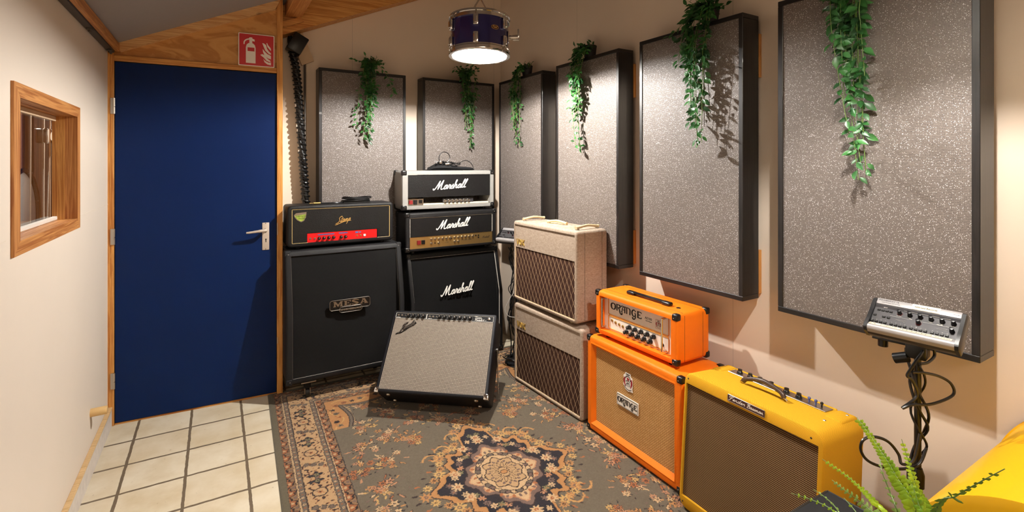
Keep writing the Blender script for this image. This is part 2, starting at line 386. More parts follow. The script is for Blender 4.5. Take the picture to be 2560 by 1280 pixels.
mk_brick('grille_silver', (170, 160, 145), (62, 50, 44), .0084, .0078, .17, c2=(158, 148, 134))
mk_brick('grille_basket', (226, 182, 120), (136, 90, 44), .012, .0062, .22, off=.5, c2=(210, 164, 100))
def mk_lines(name, base, line, f):
    n = NT(name); v = n.coord(); X = n.sep(v); m = f(n, X); n.col(n.mix(m, s2l(base), s2l(line))); n.pr(.85, 0, .15); n.bump(m, .3, .001); return n
mk_lines('grille_diamond', (58, 37, 28), (206, 176, 140), lambda n, X: n.math('MAXIMUM',
    stripes(n, n.math('ADD', n.math('ADD', X[0], n.math('MULTIPLY', X[2], .52)), 5), .040, .06),
    n.math('MULTIPLY', stripes(n, n.math('ADD', n.math('SUBTRACT', X[0], n.math('MULTIPLY', X[2], .52)), 5), .040, .06), .42)))
mk_lines('grille_oxblood', (52, 30, 18), (176, 144, 98), lambda n, X: n.math('MAXIMUM', stripes(n, n.math('ADD', n.math('ADD', X[2], n.math('MULTIPLY', X[0], .02)), 3), .0068, .2), n.math('MULTIPLY', stripes(n, n.math('ADD', X[0], 3), .005, .3), .22)))
mk_lines('grille_black_a', (10, 10, 11), (24, 23, 23), lambda n, X: stripes(n, n.math('ADD', n.math('ADD', X[0], n.math('MULTIPLY', X[2], 1.0)), 5), .008, .35))
mk_lines('grille_black_b', (9, 9, 10), (19, 18, 18), lambda n, X: n.math('MULTIPLY', stripes(n, n.math('ADD', X[0], 5), .004, .5), stripes(n, n.math('ADD', X[2], 5), .004, .5)))
mk_lines('mesh_black', (22, 22, 23), (48, 46, 46), lambda n, X: n.math('MULTIPLY', stripes(n, n.math('ADD', X[0], 5), .003, .6), stripes(n, n.math('ADD', X[2], 5), .003, .6)))
mk_lines('tweed', (220, 166, 34), (138, 90, 22), lambda n, X: stripes(n, n.math('ADD', n.math('ADD', X[0], n.math('ADD', n.math('MULTIPLY', X[1], 1.0), n.math('MULTIPLY', X[2], -.8))), 7), .0042, .27))
def mk_tiles():
    n = mk_brick('floor_tiles', (226, 216, 194), (112, 98, 80), .257, .257, .028, .38, plane='XY', c2=(218, 206, 182), bump=.5)
    br = [x for x in n.n if x.type == 'TEX_BRICK'][0]
    v = n.coord(); d = n.noise(v, 26, 4, .6); d3 = n.new('ShaderNodeVectorMath'); d3.operation = 'MULTIPLY_ADD'
    cmb = br.inputs['Vector'].links[0].from_node
    nz = n.new('ShaderNodeTexNoise'); nz.inputs['Scale'].default_value = 22; nz.inputs['Detail'].default_value = 4; n.L(v, nz.inputs['Vector'])
    n.L(nz.outputs['Color'], d3.inputs[0]); d3.inputs[1].default_value = (.008, .008, 0)
    off = n.new('ShaderNodeVectorMath'); off.operation = 'ADD'; n.L(cmb.outputs[0], off.inputs[0]); off.inputs[1].default_value = (.381, -2.829+.257*20, 0)
    n.L(off.outputs[0], d3.inputs[2]); n.L(d3.outputs[0], br.inputs['Vector'])
    blot = n.noise(v, 5, 4, .6); dirt = n.noise(v, 60, 3)
    c = n.mix(n.ramp(blot, [(.35, (0,0,0)), (.7, (1,1,1))]), br.outputs['Color'], s2l((204, 188, 156)))
    c2 = n.mix(br.outputs['Fac'], c, s2l((112, 98, 80)))
    c2 = n.mix(n.ramp(dirt, [(.68, (0,0,0)), (.76, (.5,.5,.5))]), c2, s2l((150, 128, 96))); n.col(c2)
mk_tiles()
def mk_leaf(name, c1, c2, rough=.4):
    n = NT(name); v = n.coord(); f = n.noise(v, 14, 2); n.col(n.mix(n.ramp(f, [(.35, (0,0,0)), (.65, (1,1,1))]), s2l(c1), s2l(c2))); n.pr(rough, 0, .5)
    n.b.inputs['Subsurface Weight'].default_value = 0
    tr = n.new('ShaderNodeBsdfTranslucent'); tr.inputs[0].default_value = (*s2l(c2), 1); ms = n.new('ShaderNodeMixShader'); ms.inputs[0].default_value = .22
    out = n.n['Material Output']; n.L(n.b.outputs[0], ms.inputs[1]); n.L(tr.outputs[0], ms.inputs[2]); n.L(ms.outputs[0], out.inputs[0])
mk_leaf('leaf_dark', (22, 58, 28), (62, 122, 56)); mk_leaf('leaf_fern', (96, 150, 30), (176, 200, 40), .35); mk_leaf('leaf_fern_pale', (120, 160, 70), (170, 196, 110))
mk_leaf('leaf_fern_dark', (64, 96, 20), (104, 128, 30))
def mk_glass(name, rough=0, tint=(1,1,1)):
    n = NT(name); tr = n.new('ShaderNodeBsdfTransparent'); tr.inputs[0].default_value = (*tint, 1); gl = n.new('ShaderNodeBsdfGlossy'); gl.inputs['Roughness'].default_value = .02
    fr = n.new('ShaderNodeFresnel'); fr.inputs[0].default_value = 1.45; ms = n.new('ShaderNodeMixShader'); n.L(n.math('MULTIPLY', fr.outputs[0], .35), ms.inputs[0]); n.L(tr.outputs[0], ms.inputs[1]); n.L(gl.outputs[0], ms.inputs[2])
    n.L(ms.outputs[0], n.n['Material Output'].inputs[0])
mk_glass('glass')
def mk_emit(name, c, s):
    n = NT(name); n.col(c); n.b.inputs['Emission Color'].default_value = (*c, 1); n.b.inputs['Emission Strength'].default_value = s
mk_emit('bulb_glow', (1, .9, .78), 60); mk_emit('led_red', (.16, .004, .004), .10)
plain('lamp_inside', (240, 236, 228), .6)
m = MATS

# ------------------------------------------------------------ the room's own axes: q across (left wall -> right wall), s along
NQ = Vector((.8593, .5115, 0)); TS = Vector((-.5115, .8593, 0))
def PW(q, s, z=0): v = NQ*q+TS*s; v.z = z; return v
YR = math.atan2(-.8593, .5115); YL = math.atan2(.8593, -.5115); YB = math.atan2(.5193, .8546); YD = R(27.77)
QR, QL, DB = 2.165, -.53, 3.816
S0, S1 = -2.0, 4.5
def zc(q): return 2.171+.449*(q+.488)

g = G(); n = 2
vs = [PW(QL-.1, S0), PW(QR+.1, S0), PW(QR+.1, S1), PW(QL-.1, S1)]
flo = G().box(QL-.08, QR+.08, S0, S1, -.1, 0)
o = struct('floor', flo, m['floor_tiles'], rot=(0, 0, YB-R(.52)), smooth=0); o.rotation_euler = (0, 0, math.atan2(.5115, .8593))
g = G(); L = []
for s in (S0, S1):
    L.append([tuple(PW(QL-.05, s, zc(QL-.05))), tuple(PW(QR+.1, s, zc(QR+.1))), tuple(PW(QR+.1, s, zc(QR+.1)+.06)), tuple(PW(QL-.05, s, zc(QL-.05)+.06))])
g.loops(L); struct('ceiling', g, m['ceiling_paint'], smooth=0)
# right wall
struct('wall_right', G().box(-4.1, 2.1, 0, .1, 0, 3.45), m['wall_paint'], loc=PW(QR, 0), rot=(0, 0, YR), smooth=0)
# back wall
bo = Vector((-.5193, .8546, 0))*DB
struct('wall_back', G().box(.05, 2.35, 0, .1, 0, 3.45), m['wall_paint'], loc=bo, rot=(0, 0, YB), smooth=0)
# wall behind the camera
struct('wall_front', G().box(QL-.1, QR+.1, -.1, 0, 0, 3.45), m['wall_paint'], loc=TS*S0, rot=(0, 0, math.atan2(.5115, .8593)), smooth=0)
# left wall with the window opening
lo = PW(QL, 0); XE = 3.60
g = G(); wx0, wx1, wz0, wz1 = 2.062, 2.862, 1.226, 1.718
for b in ((-2.0, wx0, 0, 2.3), (wx1, XE, 0, 2.3), (wx0, wx1, 0, wz0), (wx0, wx1, wz1, 2.3)):
    g.box(b[0], b[1], 0, .08, b[2], b[3])
struct('wall_left', g, m['wall_paint_left'], loc=lo, rot=(0, 0, YL), smooth=0)
# faint board joint on the left wall
g = G().tube([(1.2, -.0004, 1.262), (2.0, -.0004, 1.262)], .0012, 6, False); g.tube([(2.92, -.0004, 1.255), (3.585, -.0004, 1.26)], .0014, 6, False)
struct('trim_1', g, m['wall_paint_left'], loc=lo, rot=(0, 0, YL))
# baseboard + its raw wooden top edge
b = struct('baseboard_left', G().box(-2.0, 3.58, -.019, 0, 0, .098), m['baseboard_paint'], loc=lo, rot=(0, 0, YL), smooth=0)
obj('top_strip', G().rbox(-2.0, 3.58, -.021, 0, .098, .110, .002, 1), m['plywood_edge'], b, label='raw wooden strip')
# rail and strip under the sloping ceiling
t = struct('trim_2', G().rbox(-2.0, 3.56, -.035, 0, 2.121, 2.148, .003, 1), m['grey_metal'], loc=lo, rot=(0, 0, YL))
g = G()
for x in (3.0, 3.5, 3.54): g.cyl((x, -.02, 2.121), (x, -.02, 2.105), .006, 8); g.rbox(x-.012, x+.012, -.033, -.008, 2.114, 2.122, .002, 1)
obj('clip', g, m['grey_metal'], t)
struct('trim_3', G().rbox(-2.0, 3.555, -.056, -.0352, 2.125, 2.172, .002, 1), m['pine_frame_x'], loc=lo, rot=(0, 0, YL))

# window in the left wall
wn = thing('window_1', 'x', 'x', lo, YL)
for k in ('label', 'category'): del wn[k]
wn['kind'] = 'structure'
fx0, fx1, fz0, fz1 = 2.041, 2.880, 1.206, 1.737; fw = .056
def board(pts, y0, y1): return G().prism(pts, y0, y1)
obj('window_frame', join(board([(fx0, fz1), (fx1, fz1), (fx1-.05, fz1-.044), (fx0+fw, fz1-.044)], -.008, .034), board([(fx0, fz0), (fx1, fz0), (fx1-.05, fz0+.044), (fx0+fw, fz0+.044)], -.008, .034)), m['pine_frame_x'], wn, 0)
obj('window_stile', board([(fx0, fz0), (fx0, fz1), (fx0+fw, fz1-.0445), (fx0+fw, fz0+.0445)], -.008, .034), m['pine_frame'], wn, 0)
obj('window_stile', board([(fx1, fz0), (fx1, fz1), (fx1-.05, fz1-.0445), (fx1-.05, fz0+.0445)], -.008, .034), m['pine_frame'], wn, 0)
obj('window_liner', join(G().box(fx1-.052, fx1-.03, .0345, .0755, fz0+.03, fz1-.03), G().box(fx0+.03, fx0+fw+.002, .0345, .0755, fz0+.03, fz1-.03)), m['pine'], wn, 0)
obj('window_liner', join(G().box(fx0+fw, fx1-.05, .0345, .0755, fz1-.045, fz1-.03), G().box(fx0+fw, fx1-.05, .0345, .0755, fz0+.03, fz0+.043)), m['pine_frame_x'], wn, 0)
obj('window_bead', G().rbox(fx0+fw, fx1-.052, .062, .074, fz1-.066, fz1-.045, .002, 1), m['cream_board'], wn, 0)
obj('window_sill', G().rbox(fx0+fw, fx1-.052, .058, .074, fz0+.043, fz0+.058, .002, 1), m['white_plastic'], wn, 0)
obj('window_pane', G().box(fx0+fw, fx1-.052, .0760, .0795, fz0+.043, fz1-.045), m['glass'], wn, 0)

# the neighbouring room behind the window
g = G(); a0, a1, c0, c1 = 1.9, 4.75, .125, 1.35
for nm, bb in (('wall_outer_far', (a0-.05, a1+.05, c1, c1+.05, 0, 2.3)), ('wall_outer_end', (a1, a1+.05, c0, c1-.001, 0, 2.3)), ('wall_outer_near', (a0-.05, a0, c0, c1-.001, 0, 2.3)),
               ('floor_next_room', (a0-.05, a1+.05, c0, c1+.05, -.1, -.0005)), ('ceiling_next_room', (a0-.05, a1+.05, c0, c1+.05, 2.3005, 2.35)), ('wall_outer_side', (XE+.001, a1, .13, .16, 0, 2.3))):
    struct(nm, G().box(*bb), m['dark_wood'], loc=lo, rot=(0, 0, YL), smooth=0)
area_light('next_room_fill', PW(QL-.75, 3.3, 2.25), (0, 0, 0), .6, .6, 38, (1, .9, .8))  # extra light added to brighten what shows through the glass
# drum kit pieces seen through the window
dr = thing('tom_drum', 'chrome-rimmed drum with a white head, standing behind the window in the left wall', 'drum', PW(QL-.36, 3.57, 1.20), YL)
obj('shell', G().lathe([(.235, 0), (.235, .3)], (0, .02, 0), (0, 1, 0), 40), m['white_plastic'], dr)
hp = [(.245, -.02), (.262, -.022), (.266, -.012), (.262, .02), (.25, .022), (.245, .0)]
obj('hoop', G().lathe(hp, (0, 0, 0), (0, 1, 0), 48, cap=False), m['chrome'], dr)
obj('drum_head', G().lathe([(.0005, -.004), (.246, -.004), (.246, .004), (.0005, .004)], (0, 0, 0), (0, 1, 0), 48), m['drum_white'], dr)
for k in range(8):
    a = 2*PI*k/8+.3; obj('tension_rod', G().cyl((.268*math.cos(a), -.02, .268*math.sin(a)), (.268*math.cos(a), .1, .268*math.sin(a)), .006, 8), m['chrome'], dr)
g = G()
for k in range(3): g.tube([(.2*math.cos(a2), .2, .2*math.sin(a2)-.05) if i == 0 else (.22*math.cos(a2), .2, -1.19) for i, a2 in enumerate([R(180+k*0+90*(k))]*2)] if False else [((k-1)*.2, .17, -.12), ((k-1)*.22, .17+.0*k, -1.195)], .009, 8, False)
obj('leg', g, m['chrome'], dr)
st = thing('cymbal_stand', 'chrome stand with a wing-nut clamp, seen behind the window glass above the drum', 'stand', PW(QL-.27, 3.587, 0), YL)
obj('pole', G().cyl((0, 0, .0), (0, 0, 1.95), .0045, 12), m['chrome'], st)
obj('side_rod', G().cyl((-.165, .02, .0), (-.135, .02, 1.95), .0035, 12), m['steel'], st)
obj('side_rod', G().cyl((.11, 0, 0), (.125, 0, 1.95), .004, 12), m['chrome'], st)
obj('side_rod', G().cyl((.05, 0, 1.0), (.118, 0, 1.70), .005, 12), m['chrome'], st)
c_ = obj('clamp', join(G().cyl((.02, -.03, 1.64), (.16, -.03, 1.60), .026, 16), G().rbox(-.03, .05, -.03, .03, 1.6, 1.68, .01), G().cyl((.06, -.02, 1.60), (.06, -.02, 1.53), .016, 12)), m['chrome'], st)
obj('wing_nut', G().rbox(.135, .155, -.07, -.01, 1.63, 1.72, .008), m['chrome'], c_)
obj('base', join(G().cyl((-.16, .02, .012), (.12, 0, .012), .012), G().cyl((0, -.1, .012), (0, .3, .012), .012)), m['steel'], st)
pl = obj('wooden_board', G().rbox(3.69, 3.90, .38, .42, 0, 1.95, .01), m['dark_wood'], None, loc=lo, rot=(0, 0, YL)); tag(pl, 'dark brown board standing upright behind the window glass', 'board')

# wooden stopper peg
dw = obj('door_stop', G().lathe([(.0005, 0), (.020, 0), (.020, .062), (.018, .065), (.0005, .065)], (3.135, 0, .272), (0, -1, 0), 20), m['dowel'], None, loc=lo, rot=(0, 0, YL))
tag(dw, 'short round wooden peg sticking out low on the left wall beside the blue door', 'door stop')

# ------------------------------------------------------------ door wall
do = Vector(((-2.262-1.524)/2, (2.822+3.212)/2, 0))
def dstruct(name, g, mat, sm=0): return struct(name, g, mat, loc=do, rot=(0, 0, YD), smooth=sm)
dstruct('wall_door', join(G().box(-.60, -.452, .01, .12, 0, 2.3), G().box(.40, .430, .078, .52, 0, 2.62)), m['wall_paint'])
dr1 = struct('door_1', G().rbox(-.416, .416, 0, .04, .012, 2.072, .002, 1), m['door_blue'], loc=do, rot=(0, 0, YD), smooth=0)
obj('door_frame', join(G().rbox(-.453, -.4185, -.006, .075, 0, 2.15, .002, 1)), m['pine'], dr1, 0)
obj('door_frame', join(G().rbox(.4185, .4525, -.012, .075, 0, 2.62, .002, 1)), m['pine'], dr1, 0)
obj('door_frame', join(G().rbox(-.4183, .4183, -.008, .075, 2.076, 2.108, .002, 1)), m['pine_x'], dr1, 0)
obj('threshold', G().rbox(-.4183, .4183, .004, .07, 0, .010, .002, 1), m['pine_x'], dr1, 0)
for z in (1.818, 1.075, .256):
    h = obj('hinge', join(G().rbox(-.434, -.417, -.011, -.005, z-.045, z+.045, .001, 1), G().cyl((-.418, -.009, z-.045), (-.418, -.009, z-.006), .006, 10), G().cyl((-.418, -.009, z-.003), (-.418, -.009, z+.045), .006, 10)), m['steel'], dr1)
pt = obj('handle_plate', G().rbox(.334, .374, -.004, .001, .938, 1.113, .002, 2), m['nickel_paint'], dr1)
hd = G().cyl((.355, -.004, 1.068), (.355, -.05, 1.068), .010, 16)
hd.tube([(.358, -.050, 1.068), (.33, -.055, 1.067), (.30, -.055, 1.064), (.262, -.053, 1.060), (.245, -.050, 1.059)], [.0105, .0095, .008, .007, .006], 12)
obj('door_handle', hd, m['nickel_paint'], pt)
kh = G(); kh.lathe([(.0005, 0), (.0045, 0), (.0045, .0006), (.0005, .0006)], (.355, -.0041, 1.006), (0, -1, 0), 16); kh.box(.3525, .3575, -.0047, -.0041, .988, 1.004)
obj('keyhole', kh, m['ink_black'], pt)
g = G(); [g.lathe([(.0005, 0), (.003, 0), (.003, .001), (.0005, .001)], (.354, -.0041, z), (0, -1, 0), 10) for z in (1.108, .944, 1.05)]
obj('screw', g, m['grey_metal'], pt)
obj('strike_plate', G().rbox(.4195, .4235, -.0145, -.0115, 1.03, 1.11, .0008, 1), m['steel'], dr1)
obj('strike_plate', G().rbox(.4195, .4235, -.0145, -.0115, .33, .37, .0008, 1), m['steel'], dr1)
# plywood gable over the door and its raking board
dstruct('trim_4', G().prism([(-.4183, 2.1085), (.4183, 2.1085), (.4183, 2.50), (-.4183, 2.14)], .006, .02), m['plywood'])
dstruct('trim_5', G().prism([(-.405, 2.171), (-.388, 2.128), (.4085, 2.482), (.4400, 2.550)], -.028, .0055), m['pine_pale'])
dstruct('trim_6', G().prism([(-.453, 2.151), (-.40, 2.151), (.42, 2.525), (.42, 2.60), (-.453, 2.215)], .022, .12), m['plywood'])
# fire extinguisher sign
sx0, sx1, sz0, sz1 = .200, .404, 2.108, 2.313
sg = thing('fire_extinguisher_sign', 'square red sign with white fire extinguisher and flames, above the blue door', 'sign', do, YD)
obj('backing', slab(sx0, sx1, sz0, sz1, -.005, -.0085+.0005, .004), m['sign_white'], sg)
obj('red_field', slab(sx0+.005, sx1-.005, sz0+.005, sz1-.005, -.0082, -.009, .003), m['sign_red'], sg)
U = lambda x, z: (sx0+x*.204, sz0+z*.205)
ext = G()
body = [(.2, .09), (.47, .09), (.47, .56), (.455, .63), (.41, .68), (.385, .70), (.385, .76), (.46, .77), (.445, .83), (.395, .845), (.39, .88), (.31, .88), (.30, .85), (.22, .80), (.165, .73), (.165, .67), (.135, .67), (.135, .75), (.19, .84), (.26, .885)]
# body
bd = [(.205, .09), (.47, .09), (.47, .56), (.45, .64), (.40, .69), (.275, .69), (.225, .64), (.205, .56)]
def poly(g, P, y0=-.0098, y1=-.009): g.prism([U(*p) for p in P], y0, y1)
poly(ext, [(.205, .09), (.47, .09), (.47, .455), (.205, .455)]); poly(ext, [(.205, .455), (.25, .455), (.25, .57), (.205, .57)]); poly(ext, [(.44, .455), (.47, .455), (.47, .57), (.44, .57)])
poly(ext, [(.205, .57), (.47, .57), (.45, .65), (.40, .70), (.275, .70), (.225, .65)])
poly(ext, [(.30, .70), (.38, .70), (.38, .80), (.30, .80)]); poly(ext, [(.29, .80), (.445, .76), (.445, .82), (.38, .85), (.38, .88), (.31, .88), (.29, .855)])
ribbon(ext, [U(.30, .83), U(.22, .80), U(.165, .74), U(.155, .66)], [.008, .0075, .007, .006], -.009, .0008)
obj('extinguisher_symbol', ext, m['sign_white'], sg, 0)
fl = G()
for (bx, bz, w_, h_) in ((.80, .50, .10, .26), (.66, .36, .16, .38), (.62, .22, .18, .26), (.70, .08, .2, .18)):
    pass
poly(fl, [(.90, .52), (.86, .56), (.80, .64), (.775, .74), (.79, .76), (.82, .69), (.88, .62), (.90, .58)])
poly(fl, [(.90, .40), (.84, .42), (.74, .52), (.70, .62), (.655, .74), (.70, .735), (.76, .69), (.79, .58), (.84, .50), (.90, .445)])
poly(fl, [(.90, .255), (.82, .28), (.72, .36), (.675, .47), (.67, .56), (.72, .49), (.80, .41), (.90, .365)])
poly(fl, [(.90, .20), (.86, .17), (.78, .20), (.70, .29), (.60, .37), (.66, .40), (.74, .36), (.80, .27), (.86, .225)])
poly(fl, [(.90, .07), (.80, .09), (.72, .15), (.685, .25), (.72, .21), (.78, .17), (.84, .145), (.90, .165)])
obj('flame_symbol', fl, m['sign_white'], sg, 0)

# rafter along the back wall, purlin and blocks
zr = lambda x: 2.373+.441*(x-.437)
g = G().loops([[(x, y, zr(x)+dz) for y, dz in ((-.14, 0), (-.002, 0), (-.002, .2), (-.14, .2))] for x in (.12, 2.2)])
struct('trim_7', g, m['pine_x'], loc=bo, rot=(0, 0, YB), smooth=0)
g = G().loops([[(x, y, zr(x)+dz) for y, dz in ((-.165, .045), (-.1405, .045), (-.1405, .085), (-.165, .085))] for x in (.34, .55)])
struct('trim_8', g, m['pine_x'], loc=bo, rot=(0, 0, YB), smooth=0)
g = G().box(.43, .53, -1.7, -.1405, zr(.53)+.075, zr(.53)+.19)
struct('trim_9', g, m['pine_y'], loc=bo, rot=(0, 0, YB), smooth=0)
g = G().loops([[(.36, -.20, 2.50), (.39, -.20, 2.50), (.39, -.17, 2.50), (.36, -.17, 2.50)], [(.26, -.26, 2.66), (.30, -.26, 2.66), (.30, -.22, 2.66), (.26, -.22, 2.66)]])
struct('trim_10', g, m['pine'], loc=bo, rot=(0, 0, YB), smooth=0)
cb = obj('board_offcut', G().loops([[(.565, -.03, 2.37), (.565, -.012, 2.37), (.63, -.012, 2.37), (.63, -.03, 2.37)], [(.47, -.03, 2.39+.0), (.47, -.012, 2.39), (.555, -.012, 2.425), (.555, -.03, 2.425)]][::-1] if False else
    [[(.555, -.03, 2.19), (.555, -.004, 2.19), (.635, -.004, 2.23), (.635, -.03, 2.23)], [(.475, -.03, 2.385), (.475, -.004, 2.385), (.560, -.004, 2.422), (.560, -.03, 2.422)]]), m['cream_board'], None, 0, loc=bo, rot=(0, 0, YB))
tag(cb, 'small cream board leaning under the rafter above the cable bundle', 'board')

# cable bundle and conduit in the corner by the door
def bx(u, v, off): # a point in front of the back wall at distance off (metres), from its bearing at the doorway
    k = (u-1280)/1240; Y = (DB-off)/(.8546-.5193*k); return Vector((k*Y, Y, CAMH-(v-411)*Y/1240))
ct = thing('cable_bundle', 'thick black bundle of cables in a spiral wrap hanging beside the door post', 'cable', (0, 0, 0))
path = [bx(u, v, .06) for u, v in ((727, 92), (730, 125), (738, 165), (743, 205), (747, 250), (750, 300), (754, 350), (757, 400), (760, 440), (763, 480), (766, 530))]
pp = crom(path, 12)
up = Vector((-.5193, .8546, 0)); side = Vector((.8546, .5193, 0))
for k in range(3):
    obj('cable', G().tube([p+side*math.cos(i*.16+k*2.1)*.012+up*math.sin(i*.16+k*2.1)*.012 for i, p in enumerate(pp)], .0125, 10, False), m['cable_black'], ct)
g = G(); tot = len(pp)
def ppi(f): i = min(int(f), tot-2); return pp[i].lerp(pp[i+1], f-i)
wr = [ppi(i) + side*math.cos(j*.45)*.0265+up*math.sin(j*.45)*.0265 for j, i in enumerate(np.linspace(10, tot-1.01, 520))]
g.tube(wr, .0058, 6, False); obj('spiral_wrap', g, m['cable_black'], ct)
cd = obj('conduit_pipe', G().tube([bx(757, 118, .02), bx(760, 135, .02), bx(762, 160, .02), bx(763, 500, .02), bx(763, 640, .02)], .0075, 10), m['grey_metal'])
tag(cd, 'thin grey conduit pipe running down the back wall behind the black cable bundle', 'pipe')
p0 = bx(742, 112, .1)
jb = obj('junction_box', G().rbox(-.05, .05, -.04, .06, -.06, .07, .008), m['black_plastic'], None, loc=p0, rot=(0, R(28), YB))
tag(jb, 'black plastic box under the rafter where the cable bundle starts', 'box')

# ------------------------------------------------------------ glitter acoustic panels
PZ0, PZ1 = .871, 2.168
def panel(label, wdt, loc, yaw, cleat=True, group='glitter acoustic panels on the walls'):
    H = PZ1-PZ0; t = thing('acoustic_panel', label, 'acoustic panel', loc, yaw, group=group)
    ft = .021; D = .118
    for x0, x1 in ((-wdt/2, -wdt/2+ft), (wdt/2-ft, wdt/2)): obj('side_board', G().rbox(x0, x1, 0, D, .0215, H-.0215, .0015, 1), m['stained'], t, 0)
    for z0, z1 in ((0, .021), (H-.021, H)): obj('edge_board', G().rbox(-wdt/2, wdt/2, 0, D, z0, z1, .0015, 1), m['stained_x'], t, 0)
    obj('glitter_fabric', slab(-wdt/2+ft+.0005, wdt/2-ft-.0005, .0215, H-.0215, .05, .004, .001), m['glitter_cloth'], t, 0)
    if cleat:
        for z in (.10, H-.20):
            obj('wall_cleat', G().box(-wdt/2+.02, wdt/2-(0 if cleat == 2 else .06), D+.0005, D+.0215, z-.08, z+.12), m['pine'], t, 0)
    return t
fy = QR-.0224-.118
NAMES = {'p3': 'narrow-looking glitter panel directly right of the room corner, behind the upper cream amp',
 'p4': 'glitter panel on the right wall behind the cream amp stack', 'p5': 'glitter panel on the right wall above the orange amp head',
 'p6': 'glitter panel at the far right, behind the personal mixer', 'p1': 'glitter panel on the back wall above the red-panelled amp head',
 'p2': 'glitter panel on the back wall directly behind the silver amp head'}
RP = {'p6': (.576, 1.219), 'p5': (1.3805, 2.013), 'p4': (2.179, 2.805), 'p3': (2.971, 3.613)}
PANELS = {}
for k, (s0, s1) in RP.items():
    p = PW(fy, (s0+s1)/2, PZ0); PANELS[k] = panel(NAMES[k], s1-s0, p, YR, 2 if k in ('p4', 'p5') else 1)
for k, (x0, x1) in {'p1': (.649, 1.280), 'p2': (1.418, 2.058)}.items():
    p = Vector((-.5193, .8546, 0))*(DB-.1404)+Vector((.8546, .5193, 0))*((x0+x1)/2); p.z = PZ0; PANELS[k] = panel(NAMES[k], x1-x0, p, YB)

# ------------------------------------------------------------ hanging plants on the panels
def leaf(g, p, d, nrm, ln, wd):
    d = d.normalized(); b = d.cross(nrm); b = b.normalized() if b.length > 1e-5 else d.orthogonal().normalized(); nn = b.cross(d).normalized()
    prof = ((0, .02), (.18, .62), (.45, 1), (.72, .7), (1, .03)); n0 = len(g.v); vs = []
    for t, w_ in prof:
        c = p+d*ln*t-nn*ln*.18*t*t
        vs += [c+b*wd*.5*w_+nn*wd*.16*w_, c, c-b*wd*.5*w_+nn*wd*.16*w_]
    fs = []
    for i in range(4):
        for j in range(2): fs.append((i*3+j, i*3+j+1, i*3+j+4, i*3+j+3))
    g.add(vs, fs)
def plant(label, pan, lx, tail, seed, top=.12, spread=.07, lean=0.0, lsz=.040, side_sprig=None, potw=.045):
    rd = random.Random(seed); H = PZ1-PZ0
    t = thing('hanging_plant', label, 'plant', pan.matrix_basis @ Vector((lx, .06, H)), pan.rotation_euler[2], group='artificial ivy plants on top of the panels')
    obj('pot', G().lathe([(.0005, 0), (.034, 0), (potw, .085), (potw-.003, .088), (.0005, .080)], (0, 0, .0005), (0, 0, 1), 16), m['pot_black'], t)
    fo = G(); sg = G()
    strands = []
    for k in range(13):
        a = rd.uniform(-1, 1); L = tail*(rd.uniform(.35, .8) if k > 2 else rd.uniform(.85, 1.0))
        x0 = a*spread*.5; x1 = x0*.35+lean*L+rd.uniform(-.03, .03)*(1-.5*(k < 3))
        y1 = -.085-rd.uniform(0, .05)
        P = [Vector((0, -.01, .07)), Vector((x0*.6, -.05, top*rd.uniform(.5, .8))), Vector((x0*1.2, -.09, .02)), Vector((x0, y1, -.12)), Vector((x0*.7+x1*.3, y1, -L*.5)), Vector((x1, y1+.01, -L))]
        strands.append(P)
    if side_sprig:
        for (sx, sz) in side_sprig:
            strands.append([Vector((0, -.01, .07)), Vector((sx*.3, -.06, .06)), Vector((sx*.8, -.09, sz*.3)), Vector((sx, -.09, sz))])
    for k in range(24):      # bushy crown
        a = rd.uniform(0, 2*PI); rr = rd.uniform(.03, spread*1.1)
        strands.append([Vector((0, 0, .06)), Vector((rr*.4*math.cos(a), rr*.3*math.sin(a)-.01, top*.65)), Vector((rr*math.cos(a), rr*.5*math.sin(a)-.03, top*rd.uniform(.55, 1.05)))])
    for P in strands:
        Q = crom(P, 8); sg.tube(Q, .0013, 5, False)
        ln = sum((Q[i+1]-Q[i]).length for i in range(len(Q)-1)); nl = max(3, int(ln/.0165)); acc = 0; i = 0
        for j in range(nl):
            f = (j+.5)/nl*(len(Q)-1); i = int(f); p = Q[i].lerp(Q[min(i+1, len(Q)-1)], f-i)
            tv = (Q[min(i+1, len(Q)-1)]-Q[i]).normalized()
            sd = Vector((rd.uniform(-1, 1), rd.uniform(-.9, .25), rd.uniform(-.5, .3))).normalized()
            d = (sd+tv*.5); nn = Vector((rd.uniform(-.5, .5), -1, rd.uniform(-.1, 1.0)))
            s = lsz*rd.uniform(.65, 1.1); leaf(fo, p+sd*.006, d, nn, s, s*.52)
    obj('foliage', fo, m['leaf_dark'], t, 60); obj('vine_stems', sg, m['stem_green'], t)
    return t
plant('trailing green plant on the back-wall panel nearest the door, above the red-fronted head', PANELS['p1'], .055, .56, 11, .12, .12, -.10, .036, [(.15, -.16), (-.12, -.42)], .05)
plant('trailing plant on the second back-wall panel, just under the lit drum lamp', PANELS['p2'], .065, .57, 12, .13, .11, .03, .034)
plant('trailing plant on the panel right of the room corner', PANELS['p3'], .02, .55, 23, .10, .10, -.02, .034)
plant('trailing plant on the panel behind the cream amps', PANELS['p4'], -.02, .60, 14, .10, .10, .03, .038)
plant('trailing plant on the panel above the orange amp head, widest of the ivy plants', PANELS['p5'], .10, .62, 35, .13, .12, .02, .042, [(-.17, -.03), (-.12, -.2)])
plant('trailing plant on the rightmost panel, cut by the top of the photo', PANELS['p6'], -.03, .80, 16, .12, .10, .05, .044)

